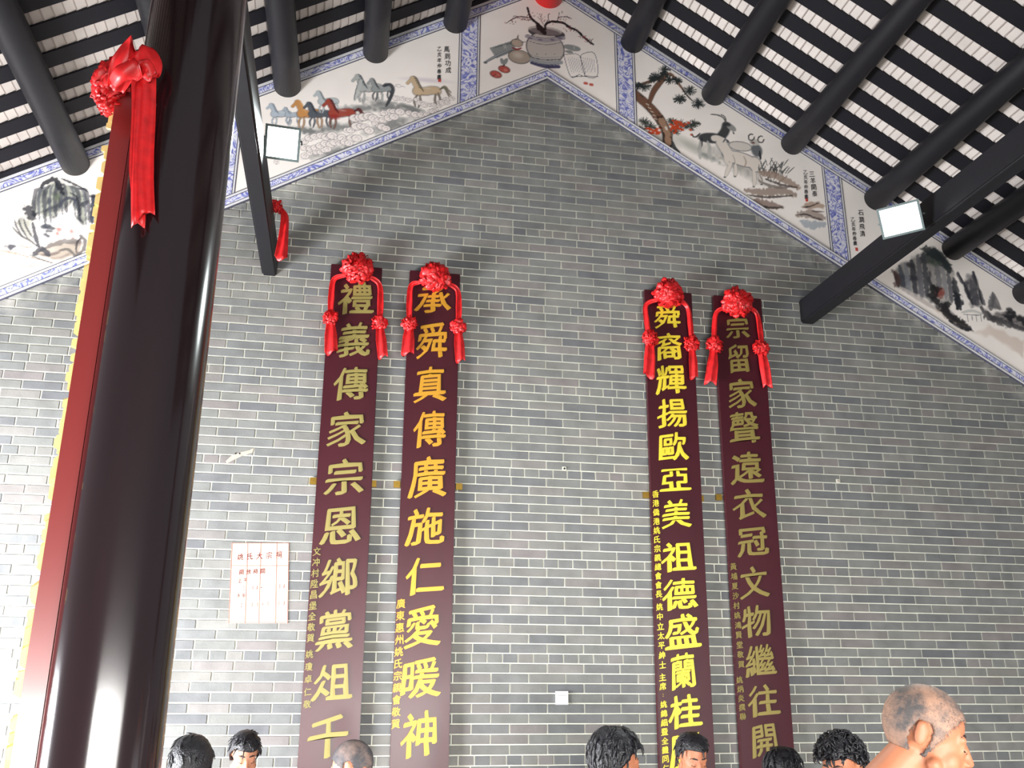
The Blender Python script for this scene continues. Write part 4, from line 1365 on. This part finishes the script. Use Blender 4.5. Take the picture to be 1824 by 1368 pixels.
# raised gilt scroll relief on its outer face (its profile is what shows past the edge)
rr = random.Random(9)
z = ZT - 0.12
while z > ZB + 0.05:
    g = MB()
    for q in range(9):
        a = rr.uniform(4, 10.5) if q < 6 else rr.uniform(-50, 0)
        zz = z + rr.uniform(-.075, .075)
        hh = rr.uniform(.014, .040); wd = rr.uniform(3, 9)
        R1 = CR + 0.064 + rr.uniform(.008, .022)
        vs = []
        for (aa, z_) in ((a, zz - hh), (a - wd, zz - hh * .7), (a - wd, zz + hh * 1.1), (a, zz + hh * .8)):
            c_, s_ = math.cos(math.radians(aa)), math.sin(math.radians(aa))
            vs.append((CX - (CR + .060) * c_, CY - (CR + .060) * s_, z_))
        for (aa, z_) in ((a - 1.2, zz - hh * .6), (a - wd + .7, zz - hh * .4), (a - wd + .7, zz + hh * .7), (a - 1.2, zz + hh * .4)):
            c_, s_ = math.cos(math.radians(aa)), math.sin(math.radians(aa))
            vs.append((CX - R1 * c_, CY - R1 * s_, z_))
        g.add(vs, [(0, 1, 5, 4), (1, 2, 6, 5), (2, 3, 7, 6), (3, 0, 4, 7), (4, 5, 6, 7)])
    g.build('gilt_relief', M_GOLD_PALE, bt)
    z -= 0.15

# its red silk bow and tail
cb = at(214, 152, CY - 0.03)
cb = Vector((cb.x, cb.y, cb.z))
t = empty('silk_bow', cb, 'large crumpled red silk bow on top of the board on the column', 'bow')
rosette('rosette', at(203, 150, CY - 0.02), 0.085, t, 130, 77, face=Vector((-0.85, -0.5, 0)), flat=0.85)
rosette('rosette', at(194, 178, CY - 0.02), 0.055, t, 70, 78, face=Vector((-0.9, -0.4, -0.2)), flat=0.85)
ribbon('loop', [at(205, 160, CY - .14), at(222, 118, CY - .2), at(243, 92, CY - .22), at(262, 112, CY - .22), at(262, 135, CY - .215)], [.05, .09, .10, .09, .07], t, depth=.014, folds=3, seed=3)
ribbon('loop', [at(205, 150, CY - .15), at(222, 135, CY - .21), at(250, 118, CY - .225), at(264, 140, CY - .21)], [.04, .07, .07, .06], t, depth=.012, folds=2, seed=4)
ribbon('tail', [at(256, 118, CY - .2), at(256, 200, CY - .185), at(252, 300, CY - .18), at(258, 384, CY - .18)], [.075, .072, .075, .062], t, depth=.010, folds=3, seed=5)
ribbon('tail', [at(250, 150, CY - .19), at(247, 260, CY - .175), at(246, 401, CY - .175)], [.05, .05, .04], t, depth=.010, folds=2, seed=6)

# ribbon tied on the tie beam
yb = -0.62
cb = at(495, 366, yb)
cb = Vector((-0.535, yb, cb.z))
t = empty('silk_ribbon', cb, 'small red silk ribbon tied on the square timber beside the column', 'ribbon')
pxb = 0.0034
rosette('knot', at(492, 368, yb), 0.048, t, 60, 90, face=Vector((0.3, -0.9, 0)), flat=.9)
ribbon('tail', [at(499, 372, yb), at(507, 385, yb), at(505, 420, yb), at(500, 461, yb)], [.03, .05, .06, .085], t, depth=.012, folds=3, seed=7)

# ------------------------------------------------------------------ floodlights
def floodlight(label, c, aim, w, h, beam_pt, energy, name='floodlight'):
    c = Vector(c)
    t = empty(name, c, label, 'lamp', 'white floodlights on the timbers')
    q = (Vector(aim) - c).to_track_quat('-Z', 'Y')
    R = q.to_matrix()

    def tr(v): return [c + R @ Vector(p) for p in v]
    # housing: tapered box behind the frame, open at the front
    b = MB()
    hw, hh = w / 2 + 0.014, h / 2 + 0.014
    v = [(-hw, -hh, 0), (hw, -hh, 0), (hw, hh, 0), (-hw, hh, 0), (-hw * .6, -hh * .6, .075), (hw * .6, -hh * .6, .075), (hw * .6, hh * .6, .075), (-hw * .6, hh * .6, .075),
         (-w / 2, -h / 2, 0), (w / 2, -h / 2, 0), (w / 2, h / 2, 0), (-w / 2, h / 2, 0), (-w / 2, -h / 2, .008), (w / 2, -h / 2, .008), (w / 2, h / 2, .008), (-w / 2, h / 2, .008)]
    f = [(0, 4, 5, 1), (1, 5, 6, 2), (2, 6, 7, 3), (3, 7, 4, 0), (4, 7, 6, 5), (0, 1, 9, 8), (1, 2, 10, 9), (2, 3, 11, 10), (3, 0, 8, 11), (8, 9, 13, 12), (9, 10, 14, 13), (10, 11, 15, 14), (11, 8, 12, 15)]
    b.add(tr(v), f)
    for i in range(5):
        x = -hw * .5 + i * hw * .25
        vv_, ff_ = box_data(x - .002, x + .002, -hh * .5, hh * .5, .07, .09)
        b.add(tr(vv_), ff_)
    b.build('housing', M_LAMPCASE, t)
    g = MB(); vv_, ff_ = box_data(-w / 2, w / 2, -h / 2, h / 2, .002, .006); g.add(tr(vv_), ff_)
    g.build('lit_glass', M_GLASS_LIT, t)
    br = MB()
    p1, p2 = tr([(-hw - .008, 0, .03), (hw + .008, 0, .03)])
    bp = Vector(beam_pt)
    pa_, pb_, pc_ = tr([(-hw - .008, 0, .105), (hw + .008, 0, .105), (0, 0, .105)])
    br.tube([p1, pa_, pb_, p2], .006, seg=8); br.tube([pc_, bp], .007, seg=8)
    br.build('bracket', M_LAMPCASE, t)
    d = bpy.data.lights.new('flood_beam', 'AREA'); d.shape = 'RECTANGLE'; d.size = w * .9; d.size_y = h * .9; d.energy = energy; d.color = (.9, 1, .98); d.spread = math.radians(80)
    lo = bpy.data.objects.new('flood_beam', d)
    lo.parent = t
    lo.location = R @ Vector((0, 0, -0.004)); lo.rotation_euler = q.to_euler()
    COL.objects.link(lo)
    return t


floodlight('floodlight hanging beside the big column, in front of the painted horses', at(503, 255, -1.5), at(503, 255, -1.5) + Vector((0.05, -0.72, -0.69)), 0.168, 0.168, (-0.57, -1.42, 4.66), 24)
floodlight('floodlight on the square timber in front of the painted cliffs', at(1604, 391, -1.64), at(1604, 391, -1.64) + Vector((-0.62, -0.62, -0.48)), 0.22, 0.165, (3.46, -1.52, 4.56), 22)

# ------------------------------------------------------------------ notice, wall plate, cement patch
a, b_, c_, d_ = at(413, 967, 0), at(515, 967, 0), at(407, 1110, 0), at(513, 1110, 0)
t = empty('paper_notice', (a + d_) / 2, 'pale pink handwritten paper notice pasted on the bricks', 'notice')
nx_, nz_ = 12, 16
V, Fc = [], []
for j in range(nz_ + 1):
    for i in range(nx_ + 1):
        u, v = i / nx_, j / nz_
        p = (a * (1 - u) + b_ * u) * (1 - v) + (c_ * (1 - u) + d_ * u) * v
        V.append((p.x, -0.0052 - 0.0009 * math.sin(u * 12) * math.sin(v * 9), p.z))
for j in range(nz_):
    for i in range(nx_):
        q = j * (nx_ + 1) + i
        Fc.append((q, q + nx_ + 1, q + nx_ + 2, q + 1))
link('sheet', mesh('sheet', V, Fc, True), M_PAPER, t)
ln = MB()
for u in (0.0, .27, .5, .78, .985):
    p0, p1 = a * (1 - u) + b_ * u, c_ * (1 - u) + d_ * u
    ln.tube([(p0.x + .002, -.0066, p0.z), (p1.x + .002, -.0066, p1.z)], 0.0016, seg=4)
for v in (0.005, .29, .99):
    p0, p1 = a * (1 - v) + c_ * v, b_ * (1 - v) + d_ * v
    ln.tube([(p0.x, -.0066, p0.z), (p1.x, -.0066, p1.z)], 0.0014, seg=4)
ln.build('ruled_line', M_PAPERLINE, t)
for (txt, u0, v0, u1, v1, sz) in (('姚氏大宗祠', 428, 992, 496, 988, 12), ('開放時間', 430, 1019, 468, 1017, 9), ('上午', 427, 1034, 437, 1033, 8), ('7:30-11:30', 434, 1048, 506, 1044, 7), ('下午', 424, 1062, 434, 1061, 8), ('2:00-5:30', 430, 1078, 506, 1074, 7)):
    for i, ch in enumerate(txt):
        q = i / (len(txt) - 1)
        write(ch, 'written_character', u0 + (u1 - u0) * q, v0 + (v1 - v0) * q, sz if ch not in ':-' else sz * .5, -0.0064, 0.0008, M_WRITING, t, bold=0.012, wpx=sz * (.9 if ord(ch) > 1000 else .4))

a, d_ = at(989, 1231, 0), at(1011.5, 1255, 0)
t = empty('wall_socket_plate', (a + d_) / 2, 'small square white socket plate on the bricks', 'socket')
box('plate', a.x, d_.x, -0.014, -0.0015, d_.z, a.z, M_WHITEPL, t, bevel=0.002)
box('slot', a.x + .014, d_.x - .01, -0.0152, -0.013, a.z - .029, a.z - .024, M_GREYPL, t)

t = empty('cement_patch', at(423, 812, 0), 'tan cement smear with two small drill holes', 'patch')
P_ = [at(402, 822), at(412, 812), at(428, 806), at(445, 802), at(452, 798), at(450, 806), at(430, 813), at(415, 820), at(404, 826)]
prism_xz('smear', [(p.x, p.z) for p in P_], -0.0042, -0.002, M_CEMENT, t)
for u in (420, 427):
    p = at(u, 808)
    g = MB(); g.tube([(p.x, -0.0048, p.z), (p.x, -0.003, p.z)], 0.006, seg=10); g.build('drill_hole', M_HOLE, t)
for (u, v, lab) in ((1005, 835, 'tiny rusty anchor bolt in a mortar dab on the middle bricks'), (1492, 857, 'tiny pale anchor bolt on the bricks right of the dim gold board')):
    p = at(u, v)
    t = empty('anchor_bolt', (p.x, 0, p.z), lab, 'bolt')
    box('mortar_dab', p.x - .016, p.x + .014, -0.004, 0.0, p.z - .012, p.z + .014, M_MORTAR, t)
    g = MB(); g.tube([(p.x, -0.012, p.z), (p.x, -0.003, p.z)], 0.007, seg=10); g.build('bolt', M_HOLE if u < 1200 else M_CEMENT, t)

# ------------------------------------------------------------------ people
M_SKIN = mat('skin', lin((188, 128, 100)), 0.5, noise=(9, 0.08))
M_SKIN.node_tree.nodes['Principled BSDF'].inputs['Subsurface Weight'].default_value = 0.08
M_SKIN2 = mat('tanned_skin', lin((170, 108, 78)), 0.55, noise=(9, 0.10))
M_SKIN2.node_tree.nodes['Principled BSDF'].inputs['Subsurface Weight'].default_value = 0.08
M_HAIRB = mat('black_hair', lin((26, 25, 30)), 0.38, spec=0.5, noise=(60, 0.5, (1, 1, 0.25)), bump=0.5, bscale=150)
M_HAIRG = mat('greying_hair', lin((112, 104, 98)), 0.7, noise=(22, 0.45), bump=0.6, bscale=240)
M_HAIRD = mat('short_dark_grey_hair', lin((82, 78, 78)), 0.6, noise=(24, 0.45), bump=0.6, bscale=240)
M_HAIRD2 = mat('grey_bristle', lin((96, 92, 90)), 0.6, noise=(40, 0.5))
def scalp(name, skin_c, hair_c, bias):
    m = mat(name, lin(hair_c), 0.7)
    nt = m.node_tree; b = nt.nodes['Principled BSDF']
    geo = nt.nodes.new('ShaderNodeNewGeometry'); n = nt.nodes.new('ShaderNodeTexNoise')
    n.inputs['Scale'].default_value = 11; n.inputs['Detail'].default_value = 6; n.inputs['Roughness'].default_value = 0.7
    nt.links.new(geo.outputs['Position'], n.inputs['Vector'])
    mr = nt.nodes.new('ShaderNodeMapRange'); mr.inputs['From Min'].default_value = bias; mr.inputs['From Max'].default_value = bias + .22
    nt.links.new(n.outputs['Fac'], mr.inputs['Value'])
    mx = nt.nodes.new('ShaderNodeMix'); mx.data_type = 'RGBA'
    mx.inputs['A'].default_value = (*lin(hair_c), 1); mx.inputs['B'].default_value = (*lin(skin_c), 1)
    nt.links.new(mr.outputs[0], mx.inputs['Factor']); nt.links.new(mx.outputs['Result'], b.inputs['Base Color'])
    return m
M_HAIRG = scalp('thinning_grey_crop', (160, 124, 104), (78, 74, 74), .40)
M_HAIRD = scalp('grey_crop', (128, 108, 100), (62, 60, 64), .46)
M_FEAT = mat('brow_hair', lin((50, 36, 34)), 0.7)
M_LIP = mat('lips', lin((170, 88, 82)), 0.5)
M_EYEW = mat('eye_white', lin((220, 214, 206)), 0.3)
M_SHOE = mat('black_shoe', lin((30, 28, 28)), 0.4)
CLOTH = {}


def cloth(name, c):
    if name not in CLOTH: CLOTH[name] = mat(name, lin(c), 0.85, noise=(30, 0.08))
    return CLOTH[name]


def ellip(c, r, R=None, n=16):
    bm = bmesh.new(); bmesh.ops.create_icosphere(bm, subdivisions=3, radius=1)
    V = []
    for v in bm.verts:
        p = Vector((v.co.x * r[0], v.co.y * r[1], v.co.z * r[2]))
        if R is not None: p = R @ p
        V.append(p + Vector(c))
    Fc = [tuple(v.index for v in f.verts) for f in bm.faces]
    bm.free()
    return V, Fc


def cap(p0, r0, p1, r1):
    """tapered limb piece with round ends"""
    p0, p1 = Vector(p0), Vector(p1)
    d = p1 - p0
    if d.length < 1e-5: return ellip(p0, (r0,) * 3)
    dn = d.normalized()
    pts, rad = [], []
    for a in (-90, -60, -30): pts.append(p0 + dn * (r0 * math.sin(math.radians(a)))); rad.append(max(r0 * math.cos(math.radians(a)), 1e-4))
    pts.append(p0); rad.append(r0); pts.append(p1); rad.append(r1)
    for a in (30, 60, 90): pts.append(p1 + dn * (r1 * math.sin(math.radians(a)))); rad.append(max(r1 * math.cos(math.radians(a)), 1e-4))
    return tube(pts, rad, seg=16)


def fuse(name, mb, vox, m, parent, smooth=2):
    me0 = mb.mesh('tmp')
    bm = bmesh.new(); bm.from_mesh(me0); bmesh.ops.recalc_face_normals(bm, faces=bm.faces); bm.to_mesh(me0); bm.free()
    ob = bpy.data.objects.new('tmp', me0); COL.objects.link(ob)
    r = ob.modifiers.new('r', 'REMESH'); r.mode = 'VOXEL'; r.voxel_size = vox
    s = ob.modifiers.new('s', 'SMOOTH'); s.factor = 0.6; s.iterations = smooth
    dg = bpy.context.evaluated_depsgraph_get()
    me = bpy.data.meshes.new_from_object(ob.evaluated_get(dg))
    bpy.data.objects.remove(ob); bpy.data.meshes.remove(me0)
    me.name = name
    me.polygons.foreach_set('use_smooth', [True] * len(me.polygons))
    return link(name, me, m, parent)


def person(label, top, face, pitch, hair, shirt, trousers, skin, body_face=None, hs=1.0, lean=0.06, vox=0.008, seed=0, turn=0.0):
    """top = crown point, face = horizontal direction the face looks in, pitch = head bent down (deg)"""
    top = Vector(top)
    s = top.z / 1.74
    fy = math.atan2(face[0], -face[1])
    bf = body_face or face
    by = math.atan2(bf[0], -bf[1])
    Rb = Matrix.Rotation(by, 3, 'Z')
    Rh = Matrix.Rotation(fy, 3, 'Z') @ Matrix.Rotation(math.radians(pitch), 3, 'X') @ Matrix.Rotation(math.radians(turn), 3, 'Y')
    hsz = s * hs
    hc = top - Rh @ Vector((0, 0.01, 0.118)) * hsz        # head centre (crown is about this far along head-up)
    root_xy = Vector((hc.x, hc.y, 0)) + Rb @ Vector((0, lean + 0.03, 0)) * s
    nb_z = hc.z - 0.165 * s
    t = empty('person', (root_xy.x, root_xy.y, 0), label, 'person')

    def B(x, y, z): return root_xy + Rb @ Vector((x * s, y * s, 0)) + Vector((0, 0, z * s))

    def Hd(x, y, z): return hc + Rh @ Vector((x, y, z)) * hsz
    def he(mb, c, r): mb.add(*ellip(Hd(*c), tuple(q * hsz for q in r), Rh))
    def hcap(mb, a, ra, b, rb): mb.add(*cap(Hd(*a), ra * hsz, Hd(*b), rb * hsz))
    k = nb_z / s            # neck base height in body units
    body = MB()
    # head
    he(body, (0, .014, .030), (.076, .097, .088)); he(body, (0, -.030, -.022), (.062, .066, .088)); he(body, (0, -.046, -.082), (.042, .040, .032))
    for q in (-1, 1):
        he(body, (q * .040, -.052, -.040), (.026, .030, .034))
        he(body, (q * .079, .031, -.002), (.008, .017, .031)); he(body, (q * .083, .036, .014), (.006, .013, .016))
        hcap(body, (q * .044, -.070, .022), .010, (q * .014, -.080, .020), .009)
        he(body, (q * .031, -.082, .000), (.015, .011, .010))
        he(body, (q * .011, -.104, -.030), (.008, .009, .007))
        hcap(body, (q * .060, -.020, -.060), .018, (q * .022, -.066, -.096), .018)
    hcap(body, (0, -.092, .012), .0065, (0, -.112, -.024), .011)
    hcap(body, (-.016, -.094, -.052), .006, (.016, -.094, -.052), .006); hcap(body, (-.013, -.091, -.061), .0065, (.013, -.091, -.061), .0065)
    nk = B(0, 0.035, k)
    body.add(*cap(Hd(0, .028, -.060), .052 * s, nk, .058 * s))
    body.add(*cap(Hd(0, .040, -.050), .038 * s, nk + Rb @ Vector((0, .012, -.01)), .050 * s))
    # torso
    def be(mb, x, y, z, r, g=0): mb.add(*ellip(B(x, y, z), tuple((q + g) * s for q in r), Rb))
    def bc(mb, a, ra, b, rb, g=0): mb.add(*cap(B(*a), (ra + g) * s, B(*b), (rb + g) * s))

    def torso(mb, g=0):
        be(mb, 0, .045, k - .16, (.150, .100, .150), g); be(mb, 0, .05, k - .34, (.130, .094, .14), g); be(mb, 0, .055, k - .50, (.155, .11, .12), g)
        for q in (-1, 1):
            bc(mb, (q * .04, .035, k - .03), .052, (q * .165, .04, k - .075), .052, g)

    def arms(mb, g=0, full=True):
        for q in (-1, 1):
            bc(mb, (q * .175, .04, k - .085), .050, (q * .225, .05, k - .36), .039, g)
            if full: bc(mb, (q * .225, .05, k - .36), .038, (q * .21, -.05, k - .60), .026, g)

    def legs(mb, g=0):
        for q in (-1, 1):
            bc(mb, (q * .085, .055, k - .54), .085, (q * .095, .03, .48), .056, g); bc(mb, (q * .095, .03, .48), .054, (q * .10, .06, .10), .036, g)
    torso(body); arms(body); legs(body)
    for q in (-1, 1):
        bc(body, (q * .10, .07, .05), .036, (q * .105, -.08, .034), .030)
        be(body, q * .208, -.075, k - .65, (.020, .034, .048))
        for i in range(4):
            x = q * .208; yy = -.100 + i * .019; L = (.062, .074, .070, .052)[i]
            bc(body, (x, yy, k - .685), .0095, (x - q * .008, yy - .006, k - .685 - L * .55), .0085); bc(body, (x - q * .008, yy - .006, k - .685 - L * .55), .0085, (x - q * .024, yy + .002, k - .685 - L), .0075)
        bc(body, (q * .198, -.100, k - .630), .011, (q * .182, -.128, k - .665), .0095); bc(body, (q * .182, -.128, k - .665), .0095, (q * .176, -.132, k - .695), .008)
    fuse('body', body, vox * s, skin, t)
    # clothes
    sh = MB(); torso(sh, .012); arms(sh, .014, False)
    fuse('shirt', sh, .012, shirt, t)
    tr_ = MB(); legs(tr_, .014)
    be(tr_, 0, .055, k - .53, (.158, .112, .09), .012)
    fuse('trousers', tr_, .014, trousers, t)
    for q in (-1, 1):
        so = MB(); bc(so, (q * .10, .08, .045), .042, (q * .105, -.10, .036), .036)
        v_ = so.v; so.v = [(a_, b_, max(c_, 0.0)) for a_, b_, c_ in v_]
        so.build('shoe', M_SHOE, t, smooth=True)
    # face details
    for q in (-1, 1):
        e = MB(); e.add(*cap(Hd(q * .047, -.066, .027), .0035 * hsz, Hd(q * .032, -.0755, .0325), .005 * hsz)); e.add(*cap(Hd(q * .032, -.0755, .0325), .005 * hsz, Hd(q * .014, -.080, .029), .0042 * hsz))
        e.build('eyebrow', M_FEAT, t, smooth=True)
        e = MB(); e.add(*cap(Hd(q * .044, -.0815, -.002), .0022 * hsz, Hd(q * .031, -.0895, -.0045), .003 * hsz)); e.add(*cap(Hd(q * .031, -.0895, -.0045), .003 * hsz, Hd(q * .018, -.0870, -.002), .0022 * hsz))
        e.build('eyelid_line', M_FEAT, t, smooth=True)
    e = MB(); e.add(*cap(Hd(-.018, -.0985, -.0555), .0042 * hsz, Hd(.018, -.0985, -.0555), .0042 * hsz)); e.build('lips', M_LIP, t, smooth=True)
    # hair: cap grown over the skull, kept off the face
    bm = bmesh.new(); bmesh.ops.create_icosphere(bm, subdivisions=5, radius=1)
    rr = random.Random(seed)
    kind, hm, thick, front, nape, messy = hair
    dele = []
    sd = seed + 1
    co = np.array([v.co[:] for v in bm.verts])
    n1 = vnoise(co[:, 0] + co[:, 2] * .7 + 3, co[:, 1] + co[:, 2] * .4 + 5, 6, sd) - .5
    n2 = vnoise(co[:, 0] * 1.3 + 9, co[:, 2] + co[:, 1] + 2, 22, sd + 1) - .5
    for i, v in enumerate(bm.verts):
        d = v.co.copy()
        # hairline: threshold on height depending on how frontal the direction is
        fr = -d.y
        limit = -nape + (front + nape) * max(0, min(1, (fr + .25) / 0.85)) ** 1.0
        if kind == 'short': limit = -nape + (front + nape) * max(0, min(1, (fr - .12) / 0.62)) ** .8
        if kind == 'short' and abs(d.x) > .4 and ((d.y - .15) / .24) ** 2 + ((d.z + .40) / .40) ** 2 < 1: limit = 9
        elif kind != 'short' and abs(d.x) > .75 and -0.35 < d.y < .35: limit = max(limit, -0.10 if kind != 'long' else -nape)
        if d.z < limit + n1[i] * .10: dele.append(v)
        low = max(0, -d.z)
        ex = thick * (1 - .5 * max(0, fr) * (1 if kind == 'short' else .4)) + messy * (n1[i] * 1.0 + n2[i] * .8)
        rx, ry, rz = .077 + ex, .098 + ex, .090 + ex * 1.05
        p = Vector((d.x * rx, .014 + d.y * ry, .030 + d.z * rz * (1.25 if d.z < 0 and kind != 'short' else 1.12 if d.z < 0 else 1)))
        v.co = Hd(*p)
    bmesh.ops.delete(bm, geom=dele, context='VERTS')
    # close the edge inwards so the hair has thickness
    r_e = [e for e in bm.edges if e.is_boundary]
    ret = bmesh.ops.extrude_edge_only(bm, edges=r_e)
    c0 = Hd(0, .014, .02)
    for g_ in ret['geom']:
        if isinstance(g_, bmesh.types.BMVert): g_.co = c0 + (g_.co - c0) * (.88 if kind != 'short' else .95)
    me = bpy.data.meshes.new('hair'); bm.to_mesh(me); bm.free()
    me.polygons.foreach_set('use_smooth', [True] * len(me.polygons))
    hobj = link('hair', me, hm, t)
    if kind == 'short':
        # cropped bristles
        lk = MB()
        for i in range(3200):
            while True:
                d = Vector((rr.gauss(0, 1), rr.gauss(0, 1), rr.gauss(0, 1))).normalized()
                fr = -d.y
                lim = -nape + (front + nape) * max(0, min(1, (fr + .25) / 0.85))
                lim = -nape + (front + nape) * max(0, min(1, (fr - .12) / 0.62)) ** .8
                if abs(d.x) > .4 and ((d.y - .15) / .24) ** 2 + ((d.z + .40) / .40) ** 2 < 1: continue
                if d.z > lim - rr.random() * .07: break
            b0 = Vector((d.x * .077, .014 + d.y * .098, .03 + d.z * .09 * (1.12 if d.z < 0 else 1)))
            tg = Vector((rr.uniform(-.5, .5), -.3 + rr.uniform(-.3, .3), -.7)); tg = (tg - d * tg.dot(d)).normalized()
            e = b0 + d * rr.uniform(.004, .008) + tg * rr.uniform(.005, .012)
            sd_ = d.cross(tg) * .0007
            lk.add([Hd(*(b0 - sd_)), Hd(*(b0 + sd_)), Hd(*(b0 + tg * .001)), Hd(*e)], [(0, 1, 3), (1, 2, 3), (2, 0, 3)])
        lk.build('hair_bristles', rr.choice((M_HAIRD2, M_HAIRD2)), t)
    if kind != 'short':
        # locks standing off the cap
        lk = MB()
        for i in range(240 if kind == 'curly' else 110 if messy > .0055 else 46):
            while True:
                d = Vector((rr.gauss(0, 1), rr.gauss(0, 1), rr.gauss(0, 1))).normalized()
                fr = -d.y
                lim = -nape + (front + nape) * max(0, min(1, (fr + .25) / 0.85))
                if d.z > lim + .05: break
            b0 = Vector((d.x * (.077 + thick * .8), .014 + d.y * (.098 + thick * .8), .03 + d.z * (.09 + thick * .8)))
            dn = d
            down = Vector((rr.uniform(-.3, .3), rr.uniform(-.3, .3), -1 if kind != 'curly' else rr.uniform(-1, 1)))
            tg = (down - dn * down.dot(dn)).normalized()
            L = .040 if kind == 'curly' else .055
            lift = thick * (.5 if kind == 'curly' else .22 if messy > .0055 else .06) + messy * .6
            pts = [b0, b0 + tg * L * .35 + dn * lift * .8, b0 + tg * L * .75 + dn * lift * (.9 if kind == 'curly' else .4), b0 + tg * L + dn * lift * (.2 if kind == 'curly' else -.3)]
            lk.tube([Hd(*p) for p in pts], [.006 * hsz, .007 * hsz, .005 * hsz, .0012 * hsz], seg=6, squash=.6)
        lk.build('hair_locks', hm, t, smooth=True)
    return t


def down(u, v, d):
    r = ray(u, v)
    return EYE + r * d


def viewdir(u, ang=0):
    """horizontal unit vector: image-right seen at column u, turned ang degrees away from the camera"""
    az = YAW + math.atan((u - W_ / 2) / F)
    r = Vector((math.cos(az), -math.sin(az), 0)); f = Vector((math.sin(az), math.cos(az), 0))
    return r * math.cos(math.radians(ang)) + f * math.sin(math.radians(ang))


C1 = cloth('navy_cotton', (40, 44, 66)); C2 = cloth('grey_trousers', (70, 70, 74)); C3 = cloth('red_blouse', (150, 40, 50)); C4 = cloth('white_shirt', (220, 220, 222))
C5 = cloth('black_top', (30, 30, 34)); C6 = cloth('blue_shirt', (90, 120, 160)); C7 = cloth('flowered_blouse', (140, 110, 130))
BLK = lambda th, fr, nape, ms, kd='long': (kd, M_HAIRB, th, fr, nape, ms)
person('person with smooth black hair seen from behind beside the column foot', down(346, 1317, 3.9), viewdir(346, 75), 12, BLK(.020, .35, .75, .004), C1, C2, M_SKIN, hs=1.04, seed=1)
person('woman with parted black hair and fringe looking down, near the paper notice', down(441, 1309, 4.7), viewdir(441, -80), 26, BLK(.014, .30, .75, .003), C3, C2, M_SKIN, seed=2)
person('man with close-cropped greying hair in front of the dull gold board', down(620, 1322, 3.85), viewdir(620, 150), 16, ('short', M_HAIRD, .006, .30, .45, .0015), C4, C2, M_SKIN, seed=3)
person('person with full tousled black hair turned away before the plain bricks', down(1103, 1306, 3.6), viewdir(1103, 28), 12, BLK(.024, .40, .55, .008), C5, C2, M_SKIN2, seed=4)
person('woman with tied-back black hair looking down in front of the lemon gold board', down(1237, 1312, 4.5), viewdir(1237, -62), 24, BLK(.012, .42, .55, .003), C7, C2, M_SKIN2, seed=5)
person('person whose dark crown only shows in front of the dim gold board', down(1396, 1338, 4.3), viewdir(1396, 60), 10, BLK(.020, .40, .60, .006), C6, C2, M_SKIN, seed=6)
person('person with bushy curly black hair beside the bare-necked man', down(1488, 1318, 3.75), viewdir(1488, -120), 18, BLK(.024, .30, .50, .010, 'curly'), C5, C2, M_SKIN2, seed=7)
person('older man with balding grey crop in profile, neck bare, looking right', down(1666, 1229, 2.42), viewdir(1648, 14), 22, ('short', M_HAIRG, .004, .40, .80, .0012), C4, C2, M_SKIN2, body_face=viewdir(1646, 10), lean=.10, vox=.0055, seed=8)
